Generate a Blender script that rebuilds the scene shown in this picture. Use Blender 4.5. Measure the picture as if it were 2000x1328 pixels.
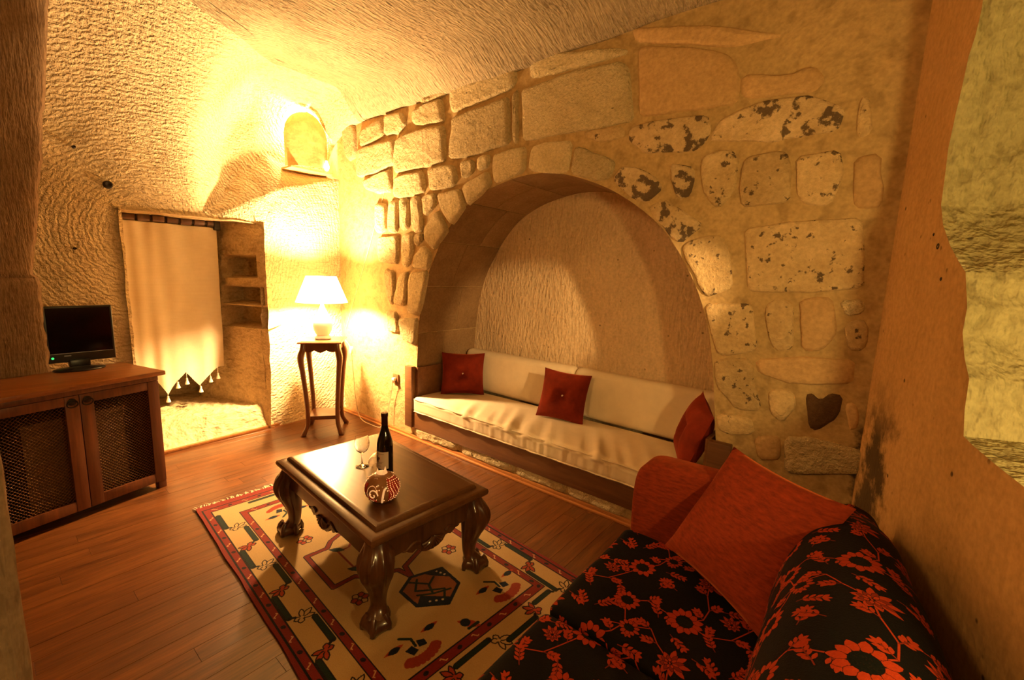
import bpy, bmesh, math, random
import numpy as np
from mathutils import Vector, Matrix, noise

rng = random.Random(7)
S = bpy.context.scene
COL = S.collection
for o in list(bpy.data.objects):
    bpy.data.objects.remove(o)

# ------------------------------------------------------------------ camera
F_PX, PITCH, ROLL, YAW, EYE = 850.0, math.radians(8.55), math.radians(2.0), math.radians(128.57), 1.5
fw = Vector((math.cos(YAW) * math.cos(PITCH), math.sin(YAW) * math.cos(PITCH), -math.sin(PITCH)))
_r0 = Vector((math.sin(YAW), -math.cos(YAW), 0)); _u0 = _r0.cross(fw)
cr = _r0 * math.cos(ROLL) + _u0 * math.sin(ROLL)
cu = -_r0 * math.sin(ROLL) + _u0 * math.cos(ROLL)
C0 = Vector((0, 0, EYE))
cam = bpy.data.cameras.new('camera')
cam.sensor_width = 36.0
cam.sensor_fit = 'HORIZONTAL'
cam.lens = F_PX / 2000 * 36
cam.clip_start = 0.02
camo = bpy.data.objects.new('camera', cam)
COL.objects.link(camo)
camo.matrix_world = Matrix(((cr.x, cu.x, -fw.x, 0), (cr.y, cu.y, -fw.y, 0), (cr.z, cu.z, -fw.z, EYE), (0, 0, 0, 1)))
S.camera = camo

# ------------------------------------------------------------------ light and exposure
S.view_settings.view_transform = 'Standard'
S.view_settings.look = 'None'
S.view_settings.gamma = 1.0
S.view_settings.use_curve_mapping = False
S.view_settings.exposure = 0.45
W = bpy.data.worlds.new('world')
S.world = W
W.use_nodes = True
W.node_tree.nodes['Background'].inputs[0].default_value = (1.0, 0.5, 0.15, 1)
W.node_tree.nodes['Background'].inputs[1].default_value = 0.02


def lamp(name, loc, power, color, radius):
    l = bpy.data.lights.new(name, 'POINT')
    l.energy = power
    l.color = color
    l.shadow_soft_size = radius
    o = bpy.data.objects.new(name, l)
    COL.objects.link(o)
    o.location = loc
    return o


WARM = (1.0, 0.62, 0.27)
LAMP_XY = (-3.79, 1.99)
lamp('table_lamp_light', (LAMP_XY[0], LAMP_XY[1], 1.315), 430, WARM, 0.06)
lamp('sconce_light', (-4.335, 2.13, 2.80), 25, (1.0, 0.68, 0.34), 0.03)
lamp('recess_light', (0.66, 0.70, 1.24), 44, (1.0, 0.66, 0.22), 0.06)
_s = bpy.data.lights.new('recess_spot', 'SPOT')          # a small spotlight standing in the recess, turned to the alcove
_s.energy, _s.color, _s.shadow_soft_size, _s.spot_size, _s.spot_blend = 290, (1.0, 0.62, 0.25), 0.04, math.radians(19), 0.6
_so = bpy.data.objects.new('recess_spot', _s)
COL.objects.link(_so)
_so.location = (1.05, 1.20, 1.95)
_so.rotation_euler = (Vector((-2.3, 3.08, 1.05)) - Vector(_so.location)).to_track_quat('-Z', 'Y').to_euler()
lamp('fill_light', (-0.85, -0.95, 2.3), 60, (1.0, 0.54, 0.16), 0.14)  # added warm fill behind the camera, without any fixture


# ------------------------------------------------------------------ unprojecting measured points onto the room's own planes
def ray(x, y):
    return fw * F_PX + cr * (x - 1000) - cu * (y - 664)


def on_z(x, y, z=0.0):
    d = ray(x, y)
    return C0 + d * ((z - EYE) / d.z)


def on_y(x, y, Y):
    d = ray(x, y)
    return C0 + d * (Y / d.y)


def on_x(x, y, X):
    d = ray(x, y)
    return C0 + d * (X / d.x)


def on_p(x, y, p0, n):
    d = ray(x, y)
    return C0 + d * ((Vector(p0) - C0).dot(n) / d.dot(n))


def lerp(a, b, t):
    return a + (b - a) * t


def sstep(a, b, x):
    t = max(0.0, min(1.0, (x - a) / (b - a)))
    return t * t * (3 - 2 * t)


def nz(x, y, z=0.0):
    return noise.noise((x, y, z))


# ------------------------------------------------------------------ materials
def new_mat(name):
    m = bpy.data.materials.new(name)
    m.use_nodes = True
    nt = m.node_tree
    b = nt.nodes['Principled BSDF']
    return m, nt, b


def nd(nt, typ, ins=None, **kw):
    n = nt.nodes.new(typ)
    for k, v in kw.items():
        setattr(n, k, v)
    for k, v in (ins or {}).items():
        if isinstance(v, bpy.types.NodeSocket):
            nt.links.new(v, n.inputs[k])
        else:
            n.inputs[k].default_value = v
    return n


def rgba(c):
    return (c[0], c[1], c[2], 1.0)


def ramp(nt, fac, stops):
    r = nd(nt, 'ShaderNodeValToRGB', {0: fac})
    els = r.color_ramp.elements
    while len(els) < len(stops):
        els.new(0.5)
    for e, (p, c) in zip(els, stops):
        e.position = p
        e.color = rgba(c) if len(c) == 3 else c
    return r.outputs[0]


def mixc(nt, fac, a, b, blend='MIX'):
    n = nt.nodes.new('ShaderNodeMix')
    n.data_type = 'RGBA'
    n.blend_type = blend
    for i, v in ((0, fac), (6, a), (7, b)):
        if isinstance(v, bpy.types.NodeSocket):
            nt.links.new(v, n.inputs[i])
        else:
            n.inputs[i].default_value = v if i == 0 else rgba(v)
    return n.outputs[2]


def math_n(nt, op, a, b=0.0, clamp=False):
    n = nt.nodes.new('ShaderNodeMath')
    n.operation = op
    n.use_clamp = clamp
    for i, v in ((0, a), (1, b)):
        if isinstance(v, bpy.types.NodeSocket):
            nt.links.new(v, n.inputs[i])
        else:
            n.inputs[i].default_value = v
    return n.outputs[0]


def coords(nt, scale=(1, 1, 1), rot=(0, 0, 0), loc=(0, 0, 0), kind='Object'):
    tc = nd(nt, 'ShaderNodeTexCoord')
    mp = nd(nt, 'ShaderNodeMapping', {0: tc.outputs[kind], 1: loc, 2: rot, 3: scale})
    return mp.outputs[0]


def tex_noise(nt, vec, scale, detail=3.0, rough=0.55, dist=0.0):
    n = nd(nt, 'ShaderNodeTexNoise', {'Vector': vec, 'Scale': scale, 'Detail': detail, 'Roughness': rough, 'Distortion': dist})
    return n.outputs[0]


def bump(nt, height, strength, dist, normal=None):
    b = nd(nt, 'ShaderNodeBump', {'Strength': strength, 'Distance': dist, 'Height': height})
    if normal is not None:
        nt.links.new(normal, b.inputs['Normal'])
    return b.outputs[0]


def tuff(name, c1, c2, stroke=(9, 60, 40), rot=(0, 0, 0), depth=0.012, strength=0.8, rings=None, pit=0.3, soot=None, warp=0.25, groove_shade=0.5):
    """carved volcanic rock: two tones, dark grains, chisel strokes as relief and painted groove shade"""
    m, nt, b = new_mat(name)
    vec = coords(nt)
    big = tex_noise(nt, vec, 1.7, 4)
    col = mixc(nt, ramp(nt, big, [(0.3, (0, 0, 0)), (0.7, (1, 1, 1))]), c1, c2)
    fine = tex_noise(nt, vec, 55, 3)
    col = mixc(nt, 0.35, col, ramp(nt, fine, [(0.3, (0.35, 0.35, 0.35)), (0.7, (1, 1, 1))]), 'MULTIPLY')
    vor = nd(nt, 'ShaderNodeTexVoronoi', {'Vector': vec, 'Scale': 14.0})
    dots = ramp(nt, vor.outputs['Distance'], [(0.07, (1, 1, 1)), (0.13, (0, 0, 0))])
    keep = ramp(nt, tex_noise(nt, vec, 5.0, 2), [(0.52, (0, 0, 0)), (0.6, (1, 1, 1))])
    dm = math_n(nt, 'MULTIPLY', dots, keep)
    dm = math_n(nt, 'MULTIPLY', dm, pit)
    col = mixc(nt, dm, col, (0.05, 0.03, 0.015))
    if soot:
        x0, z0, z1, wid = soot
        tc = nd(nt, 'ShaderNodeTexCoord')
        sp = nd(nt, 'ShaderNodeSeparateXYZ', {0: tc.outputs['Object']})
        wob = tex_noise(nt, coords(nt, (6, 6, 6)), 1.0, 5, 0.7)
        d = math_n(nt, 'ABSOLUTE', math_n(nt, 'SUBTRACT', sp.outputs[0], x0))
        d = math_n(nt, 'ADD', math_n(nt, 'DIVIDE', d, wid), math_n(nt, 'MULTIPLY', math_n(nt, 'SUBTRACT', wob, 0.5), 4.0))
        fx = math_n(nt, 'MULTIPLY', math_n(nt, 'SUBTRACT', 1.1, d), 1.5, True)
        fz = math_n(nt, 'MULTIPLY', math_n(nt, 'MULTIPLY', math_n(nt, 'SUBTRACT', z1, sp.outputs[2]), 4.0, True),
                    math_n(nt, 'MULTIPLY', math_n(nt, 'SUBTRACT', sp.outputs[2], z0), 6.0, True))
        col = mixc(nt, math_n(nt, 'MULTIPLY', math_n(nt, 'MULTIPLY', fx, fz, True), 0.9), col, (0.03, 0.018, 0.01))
    nt.links.new(col, b.inputs['Base Color'])
    b.inputs['Roughness'].default_value = 0.92
    b.inputs['Specular IOR Level'].default_value = 0.2
    w = tex_noise(nt, vec, 2.2, 2)
    sv = coords(nt, stroke, rot)
    add = nd(nt, 'ShaderNodeMix', data_type='VECTOR')
    wv = nd(nt, 'ShaderNodeTexNoise', {'Vector': vec, 'Scale': 1.3, 'Detail': 2.0})
    addv = nd(nt, 'ShaderNodeVectorMath', {0: sv}, operation='ADD')
    sc = nd(nt, 'ShaderNodeVectorMath', {0: wv.outputs['Color']}, operation='SCALE')
    sc.inputs['Scale'].default_value = warp * max(stroke)
    nt.links.new(sc.outputs[0], addv.inputs[1])
    strokes = tex_noise(nt, addv.outputs[0], 1.0, 2.5, 0.6)
    h = strokes
    if rings:
        (cx, cy, cz), rs = rings
        rv = coords(nt, (1, 1, 1), (0, 0, 0), (-cx, -cy, -cz))
        wave = nd(nt, 'ShaderNodeTexWave', {'Vector': rv, 'Scale': rs, 'Distortion': 7.5, 'Detail': 3.0, 'Detail Scale': 2.2, 'Detail Roughness': 0.65},
                  wave_type='RINGS', rings_direction='SPHERICAL', wave_profile='SIN')
        h = math_n(nt, 'ADD', math_n(nt, 'MULTIPLY', wave.outputs['Fac'], 0.27), math_n(nt, 'MULTIPLY', strokes, 0.7))
    shade_tint = ramp(nt, strokes, [(0.34, (0.55, 0.5, 0.44)), (0.5, (1, 1, 1))])  # shade of the chisel grooves, painted into the rock colour
    nt.links.new(mixc(nt, groove_shade, col, shade_tint, 'MULTIPLY'), b.inputs['Base Color'])
    n1 = bump(nt, h, strength, depth)
    n2 = bump(nt, fine, 0.35, 0.006, n1)
    nt.links.new(n2, b.inputs['Normal'])
    return m


def stone_mat(name, c1, c2, spots, spot_scale=16.0, depth=0.012, spotcol=(0.05, 0.028, 0.018)):
    m, nt, b = new_mat(name)
    oi = nd(nt, 'ShaderNodeObjectInfo')
    tc = nd(nt, 'ShaderNodeTexCoord')
    off = nd(nt, 'ShaderNodeVectorMath', {0: tc.outputs['Object']}, operation='ADD')
    cmb = nd(nt, 'ShaderNodeCombineXYZ', {0: math_n(nt, 'MULTIPLY', oi.outputs['Random'], 7.0)})
    nt.links.new(cmb.outputs[0], off.inputs[1])
    vec = off.outputs[0]
    big = tex_noise(nt, vec, 6, 5, 0.65)
    col = mixc(nt, ramp(nt, big, [(0.3, (0, 0, 0)), (0.7, (1, 1, 1))]), c1, c2)
    tone = ramp(nt, oi.outputs['Random'], [(0.0, (0.72, 0.7, 0.66)), (1.0, (1.0, 1.0, 1.0))])
    col = mixc(nt, 1.0, col, tone, 'MULTIPLY')
    fine = tex_noise(nt, vec, 60, 3)
    col = mixc(nt, 0.4, col, ramp(nt, fine, [(0.3, (0.4, 0.38, 0.35)), (0.7, (1, 1, 1))]), 'MULTIPLY')
    sp = tex_noise(nt, vec, spot_scale, 6, 0.62)
    msk = tex_noise(nt, vec, spot_scale * 0.22, 2)
    t = math_n(nt, 'ADD', sp, math_n(nt, 'MULTIPLY', math_n(nt, 'SUBTRACT', msk, 0.5), 0.22))
    fac = ramp(nt, t, [(0.70 - spots, (0, 0, 0)), (0.745 - spots, (1, 1, 1))])
    col = mixc(nt, math_n(nt, 'MULTIPLY', fac, 0.85), col, spotcol)
    nt.links.new(col, b.inputs['Base Color'])
    b.inputs['Roughness'].default_value = 0.93
    b.inputs['Specular IOR Level'].default_value = 0.2
    hh = math_n(nt, 'ADD', math_n(nt, 'MULTIPLY', big, 0.6), math_n(nt, 'MULTIPLY', tex_noise(nt, vec, 24, 5, 0.72), 1.0))
    n1 = bump(nt, hh, 0.9, depth)
    nt.links.new(bump(nt, fine, 0.3, 0.004, n1), b.inputs['Normal'])
    return m


def wood(name, dark, light, axis='x', scale=1.0, rough=0.35, coat=0.0, rand=True, spread=0.35, fine=0.25):
    m, nt, b = new_mat(name)
    tc = nd(nt, 'ShaderNodeTexCoord')
    vec = tc.outputs['Object']
    oi = nd(nt, 'ShaderNodeObjectInfo')
    if rand:
        off = nd(nt, 'ShaderNodeVectorMath', {0: vec}, operation='ADD')
        r10 = math_n(nt, 'MULTIPLY', oi.outputs['Random'], 37.0)
        cmb = nd(nt, 'ShaderNodeCombineXYZ', {0: r10, 1: r10, 2: r10})
        nt.links.new(cmb.outputs[0], off.inputs[1])
        vec = off.outputs[0]
    st = {'x': (1.2, 16, 16), 'y': (16, 1.2, 16), 'z': (16, 16, 1.2)}[axis]
    mp = nd(nt, 'ShaderNodeMapping', {0: vec, 3: tuple(s * scale for s in st)})
    g = tex_noise(nt, mp.outputs[0], 1.5, 5, 0.62, 0.8)
    f2 = nd(nt, 'ShaderNodeMapping', {0: vec, 3: tuple(s * scale * 4.5 for s in st)})
    g2 = tex_noise(nt, f2.outputs[0], 1.5, 3, 0.6)
    g = math_n(nt, 'ADD', math_n(nt, 'MULTIPLY', g, 1 - fine), math_n(nt, 'MULTIPLY', g2, fine))
    col = ramp(nt, g, [(0.30, dark), (0.55, tuple(lerp(a, c, 0.55) for a, c in zip(dark, light))), (0.72, light)])
    if rand:
        tone = ramp(nt, oi.outputs['Random'], [(0.0, (1 - spread,) * 3), (1.0, (1, 1, 1))])
        col = mixc(nt, 1.0, col, tone, 'MULTIPLY')
    nt.links.new(col, b.inputs['Base Color'])
    b.inputs['Roughness'].default_value = rough
    b.inputs['Coat Weight'].default_value = coat
    b.inputs['Coat Roughness'].default_value = 0.12
    nt.links.new(bump(nt, g, 0.25, 0.002), b.inputs['Normal'])
    return m


def plain(name, c, rough=0.5, metal=0.0, emit=None, estr=0.0, bumps=None, vary=0.0):
    m, nt, b = new_mat(name)
    if vary:
        f = tex_noise(nt, coords(nt), 30, 3)
        col = mixc(nt, ramp(nt, f, [(0.3, (0, 0, 0)), (0.7, (1, 1, 1))]), tuple(x * (1 - vary) for x in c), c)
        nt.links.new(col, b.inputs['Base Color'])
    else:
        b.inputs['Base Color'].default_value = rgba(c)
    b.inputs['Roughness'].default_value = rough
    b.inputs['Metallic'].default_value = metal
    if emit:
        b.inputs['Emission Color'].default_value = rgba(emit)
        b.inputs['Emission Strength'].default_value = estr
    if bumps:
        nt.links.new(bump(nt, tex_noise(nt, coords(nt), bumps[0], 3), bumps[1], bumps[2]), b.inputs['Normal'])
    return m


def fabric(name, c, scale=260.0, rough=0.9, sheen=0.0, vary=0.2, streak=None, stren=0.25, check=False, sheencol=None):
    m, nt, b = new_mat(name)
    v = coords(nt)
    big = tex_noise(nt, coords(nt, streak or (9, 9, 9)), 1.0, 4, 0.65)
    col = mixc(nt, ramp(nt, big, [(0.3, (0, 0, 0)), (0.72, (1, 1, 1))]), tuple(x * (1 - vary) for x in c), c)
    w1 = nd(nt, 'ShaderNodeTexNoise', {'Vector': coords(nt, (scale, scale, scale * 0.4)), 'Scale': 1.0, 'Detail': 1.0})
    if check:
        wx = nd(nt, 'ShaderNodeTexWave', {'Vector': v, 'Scale': 26.0}, wave_type='BANDS', bands_direction='Z')
        wy = nd(nt, 'ShaderNodeTexWave', {'Vector': v, 'Scale': 70.0}, wave_type='BANDS', bands_direction='Y')
        ck = math_n(nt, 'MAXIMUM', wx.outputs['Fac'], wy.outputs['Fac'])
        col = mixc(nt, 1.0, col, ramp(nt, ck, [(0.80, (1, 1, 1)), (1.0, (0.90, 0.87, 0.82))]), 'MULTIPLY')
    nt.links.new(col, b.inputs['Base Color'])
    b.inputs['Roughness'].default_value = rough
    b.inputs['Specular IOR Level'].default_value = 0.15
    if sheen:
        b.inputs['Sheen Weight'].default_value = sheen
        b.inputs['Sheen Roughness'].default_value = 0.4
        b.inputs['Sheen Tint'].default_value = rgba(sheencol or c)
    nt.links.new(bump(nt, w1.outputs[0], stren, 0.002), b.inputs['Normal'])
    return m


def image_mat(name, arr, rough=0.9, sheen=0.0, pile=0.0):
    """a printed or woven pattern drawn below with numpy, as the cloth's own colour"""
    h, w = arr.shape[:2]
    im = bpy.data.images.new(name, w, h, alpha=False)
    px = np.ones((h, w, 4), np.float32)
    px[..., :3] = arr
    im.pixels.foreach_set(px.ravel())
    im.update()
    im.pack()
    m, nt, b = new_mat(name)
    tc = nd(nt, 'ShaderNodeTexCoord')
    t = nd(nt, 'ShaderNodeTexImage', {0: tc.outputs['UV']}, image=im)
    nz_ = tex_noise(nt, coords(nt), 240, 2)
    col = mixc(nt, 0.3, t.outputs[0], ramp(nt, nz_, [(0.3, (0.45, 0.45, 0.45)), (0.7, (1, 1, 1))]), 'MULTIPLY')
    nt.links.new(col, b.inputs['Base Color'])
    b.inputs['Roughness'].default_value = rough
    b.inputs['Specular IOR Level'].default_value = 0.15
    b.inputs['Sheen Weight'].default_value = sheen
    nt.links.new(bump(nt, nz_, 0.5, 0.004 if pile else 0.0015), b.inputs['Normal'])
    return m


ROCK1, ROCK2 = (0.60, 0.47, 0.28), (0.72, 0.585, 0.37)
M = {}
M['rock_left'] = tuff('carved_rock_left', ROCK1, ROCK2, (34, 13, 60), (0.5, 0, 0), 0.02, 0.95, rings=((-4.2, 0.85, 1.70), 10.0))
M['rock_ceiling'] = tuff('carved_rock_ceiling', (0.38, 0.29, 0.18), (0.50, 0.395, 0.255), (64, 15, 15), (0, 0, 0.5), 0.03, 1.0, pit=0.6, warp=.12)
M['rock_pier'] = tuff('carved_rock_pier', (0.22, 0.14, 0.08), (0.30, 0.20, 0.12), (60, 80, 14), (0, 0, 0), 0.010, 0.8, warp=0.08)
M['rock_right'] = tuff('smooth_rock_right', (0.46, 0.27, 0.105), (0.56, 0.34, 0.14), (40, 40, 14), (0, 0, 0), 0.006, 0.5, soot=(0.110, 0.36, 1.15, 0.034), pit=0.9, groove_shade=0.2)
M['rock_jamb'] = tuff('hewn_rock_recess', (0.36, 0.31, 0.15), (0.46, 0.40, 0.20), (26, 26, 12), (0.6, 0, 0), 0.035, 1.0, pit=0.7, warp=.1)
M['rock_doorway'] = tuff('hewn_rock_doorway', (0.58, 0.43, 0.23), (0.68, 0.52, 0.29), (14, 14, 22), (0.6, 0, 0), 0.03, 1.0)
M['rock_alcove'] = tuff('carved_rock_alcove', (0.70, 0.51, 0.30), (0.80, 0.60, 0.36), (40, 30, 13), (0, 0.6, 0), 0.020, 0.9, pit=0.7, warp=.1, groove_shade=0.22)
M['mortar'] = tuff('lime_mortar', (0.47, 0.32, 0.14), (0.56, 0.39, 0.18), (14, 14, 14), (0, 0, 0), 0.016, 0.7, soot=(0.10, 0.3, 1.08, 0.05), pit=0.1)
M['stone_clean'] = stone_mat('pale_stone', (0.76, 0.60, 0.33), (0.92, 0.76, 0.46), -0.01, 20, 0.05)
M['stone_spot'] = stone_mat('spotted_stone', (0.60, 0.42, 0.20), (0.80, 0.60, 0.33), 0.11, 24)
M['stone_patch'] = stone_mat('weathered_stone', (0.62, 0.44, 0.22), (0.84, 0.64, 0.38), 0.165, 15)
M['stone_smooth'] = stone_mat('smooth_stone', (0.60, 0.39, 0.18), (0.68, 0.45, 0.22), -0.05, 22, 0.004)
M['stone_dark'] = stone_mat('dark_brown_stone', (0.13, 0.07, 0.035), (0.20, 0.11, 0.05), 0.0, 16)
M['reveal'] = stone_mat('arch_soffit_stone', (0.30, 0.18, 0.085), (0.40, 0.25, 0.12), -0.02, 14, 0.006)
M['floor'] = wood('floor_planks', (0.040, 0.010, 0.002), (0.22, 0.074, 0.015), 'y', 1.0, 0.33, 0.15, spread=.22, fine=.42)
M['trim'] = wood('trim_wood', (0.28, 0.09, 0.02), (0.52, 0.22, 0.06), 'x', 1.0, 0.35, 0.2)
M['table'] = wood('walnut_gloss', (0.060, 0.022, 0.006), (0.125, 0.050, 0.013), 'x', 0.6, 0.30, 0.15, rand=False)
M['carved'] = wood('walnut_carved', (0.030, 0.009, 0.003), (0.10, 0.036, 0.010), 'z', 1.0, 0.3, 0.4, rand=False)
M['stand'] = wood('mahogany_stand', (0.09, 0.025, 0.007), (0.19, 0.06, 0.016), 'z', 1.0, 0.3, 0.35, rand=False)
M['cab'] = wood('pine_cabinet', (0.07, 0.018, 0.004), (0.25, 0.072, 0.016), 'z', 0.9, 0.4, 0.1)
M['cabtop'] = wood('pine_cabinet_top', (0.13, 0.038, 0.009), (0.32, 0.11, 0.026), 'y', 0.9, 0.35, 0.15)
M['bench'] = wood('bench_wood', (0.12, 0.045, 0.013), (0.26, 0.11, 0.035), 'x', 0.9, 0.45, 0.05)
M['linen'] = fabric('cream_linen', (0.80, 0.67, 0.47), 300, vary=0.1)
M['curtain'] = fabric('cream_curtain', (0.78, 0.66, 0.46), 200, vary=0.08, check=True)
M['velvet'] = fabric('red_velvet', (0.22, 0.022, 0.007), 300, sheen=0.5, vary=0.45, sheencol=(0.6, 0.1, 0.03))
M['chenille'] = fabric('rust_chenille', (0.26, 0.032, 0.007), 350, sheen=0.35, vary=0.5, streak=(30, 30, 120), sheencol=(0.7, 0.16, 0.04))
M['black'] = plain('black_plastic', (0.006, 0.006, 0.007), 0.3)
M['screen'] = plain('dark_screen', (0.002, 0.002, 0.003), 0.08)
M['silver'] = plain('silver_plastic', (0.4, 0.4, 0.42), 0.3, 0.6)
M['led'] = plain('green_led', (0.01, 0.15, 0.03), 0.4, emit=(0.05, 0.9, 0.2), estr=0.8)
M['iron'] = plain('dark_iron', (0.02, 0.014, 0.01), 0.45, 0.7)
M['wire'] = plain('brass_wire', (0.20, 0.10, 0.045), 0.4, 0.8)
M['box'] = plain('brown_card', (0.10, 0.045, 0.018), 0.7, vary=0.3)
M['dark'] = plain('dark_inside', (0.02, 0.012, 0.007), 0.9)
M['ceramic'] = plain('white_ceramic', (0.85, 0.82, 0.76), 0.25)
M['cord'] = plain('cream_cord', (0.7, 0.6, 0.42), 0.5)
M['socket'] = plain('brown_socket', (0.20, 0.08, 0.03), 0.4)
M['plug'] = plain('white_plug', (0.8, 0.76, 0.68), 0.4)
M['wineglass_dark'] = plain('dark_bottle_glass', (0.006, 0.006, 0.004), 0.05)
M['foil'] = plain('bottle_foil', (0.035, 0.008, 0.006), 0.3, 0.3)
M['label'] = plain('paper_label', (0.62, 0.52, 0.42), 0.6, vary=0.08)
M['ink'] = plain('label_ink', (0.06, 0.03, 0.03), 0.7)
M['ink_grey'] = plain('label_ink_grey', (0.22, 0.17, 0.13), 0.7)
M['tassel'] = plain('cream_tassel', (0.85, 0.76, 0.60), 0.9, bumps=(200, 0.5, 0.003))
M['fringe'] = plain('rug_fringe', (0.66, 0.52, 0.33), 0.9)
M['button'] = plain('pearl_button', (0.75, 0.55, 0.4), 0.2)
M['bead'] = plain('glowing_bead', (0.9, 0.6, 0.35), 0.2, emit=(1.0, 0.42, 0.14), estr=0.7)
M['gourd_star'] = plain('gourd_bare_rim', (0.85, 0.62, 0.36), 0.4, emit=(1.0, 0.50, 0.20), estr=0.35)
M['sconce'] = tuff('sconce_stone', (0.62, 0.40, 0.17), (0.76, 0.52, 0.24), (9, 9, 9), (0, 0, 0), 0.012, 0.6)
nt = M['sconce'].node_tree
tr = nd(nt, 'ShaderNodeBsdfTranslucent', {0: (0.60, 0.30, 0.08, 1)})
mx = nd(nt, 'ShaderNodeMixShader', {0: 0.05, 1: nt.nodes['Principled BSDF'].outputs[0], 2: tr.outputs[0]})
nt.links.new(mx.outputs[0], nt.nodes['Material Output'].inputs[0])
m, nt, b = new_mat('clear_glass')
b.inputs['Transmission Weight'].default_value = 1.0
b.inputs['Roughness'].default_value = 0.0
b.inputs['IOR'].default_value = 1.45
b.inputs['Base Color'].default_value = (0.98, 0.97, 0.94, 1)
M['glass'] = m
m, nt, b = new_mat('lampshade_cloth')
out = nt.nodes['Material Output']
df = nd(nt, 'ShaderNodeBsdfDiffuse', {0: (0.9, 0.86, 0.78, 1)})
tr = nd(nt, 'ShaderNodeBsdfTranslucent', {0: (0.95, 0.90, 0.78, 1)})
mx = nd(nt, 'ShaderNodeMixShader', {0: 0.72, 1: df.outputs[0], 2: tr.outputs[0]})
nt.links.new(mx.outputs[0], out.inputs[0])
M['shade'] = m
m, nt, b = new_mat('bulb_glass')
b.inputs['Emission Color'].default_value = (1.0, 0.75, 0.4, 1)
b.inputs['Emission Strength'].default_value = 12
M['bulb'] = m


# ------------------------------------------------------------------ patterns for rug and sofa cloth
class Canvas:
    def __init__(s, w, h, ppm, bg, wrap=False):
        s.a = np.empty((h, w, 3), np.float32); s.a[:] = bg
        s.w, s.h, s.k, s.wrap = w, h, ppm, wrap

    def _box(s, x0, y0, x1, y1):
        k = s.k
        return max(0, int(x0 * k) - 2), max(0, int(y0 * k) - 2), min(s.w, int(x1 * k) + 3), min(s.h, int(y1 * k) + 3)

    def _put(s, mask_fn, bb, col):
        shifts = [(0, 0)]
        if s.wrap:
            L, H = s.w / s.k, s.h / s.k
            shifts = [(i * L, j * H) for i in (-1, 0, 1) for j in (-1, 0, 1)]
        for dx, dy in shifts:
            x0, y0, x1, y1 = s._box(bb[0] + dx, bb[1] + dy, bb[2] + dx, bb[3] + dy)
            if x1 <= x0 or y1 <= y0:
                continue
            X, Y = np.meshgrid((np.arange(x0, x1) + .5) / s.k - dx, (np.arange(y0, y1) + .5) / s.k - dy)
            s.a[y0:y1, x0:x1][mask_fn(X, Y)] = col

    def poly(s, pts, col):
        pts = np.array(pts, float)

        def f(X, Y):
            ins = np.zeros(X.shape, bool)
            n = len(pts)
            for i in range(n):
                (xa, ya), (xb, yb) = pts[i], pts[(i + 1) % n]
                if ya == yb:
                    continue
                c = ((ya > Y) != (yb > Y)) & (X < (xb - xa) * (Y - ya) / (yb - ya) + xa)
                ins ^= c
            return ins
        s._put(f, (*pts.min(0), *pts.max(0)), col)

    def line(s, pts, wd, col, closed=False):
        pts = [np.array(p, float) for p in pts]
        if closed:
            pts = pts + [pts[0]]
        for p, q in zip(pts[:-1], pts[1:]):
            d = q - p
            L = max(1e-12, d @ d)

            def f(X, Y):
                t = np.clip(((X - p[0]) * d[0] + (Y - p[1]) * d[1]) / L, 0, 1)
                return (X - p[0] - t * d[0]) ** 2 + (Y - p[1] - t * d[1]) ** 2 < wd * wd / 4
            s._put(f, (min(p[0], q[0]) - wd, min(p[1], q[1]) - wd, max(p[0], q[0]) + wd, max(p[1], q[1]) + wd), col)

    def ell(s, c, rx, ry, ang, col):
        ca, sa = math.cos(ang), math.sin(ang)
        r = max(rx, ry)

        def f(X, Y):
            x, y = X - c[0], Y - c[1]
            return ((x * ca + y * sa) / rx) ** 2 + ((-x * sa + y * ca) / ry) ** 2 < 1
        s._put(f, (c[0] - r, c[1] - r, c[0] + r, c[1] + r), col)

    def petal(s, c, ang, r0, r1, wd, col, edge=None):
        ca, sa = math.cos(ang), math.sin(ang)
        prof = [(r0, 0), (lerp(r0, r1, .3), wd * .42), (lerp(r0, r1, .6), wd * .5), (lerp(r0, r1, .85), wd * .28), (r1, 0)]
        pts = prof + [(x, -y) for x, y in reversed(prof[1:-1])]
        P = [(c[0] + x * ca - y * sa, c[1] + x * sa + y * ca) for x, y in pts]
        s.poly(P, col)
        if edge:
            s.line(P, edge[0], edge[1], True)


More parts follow.
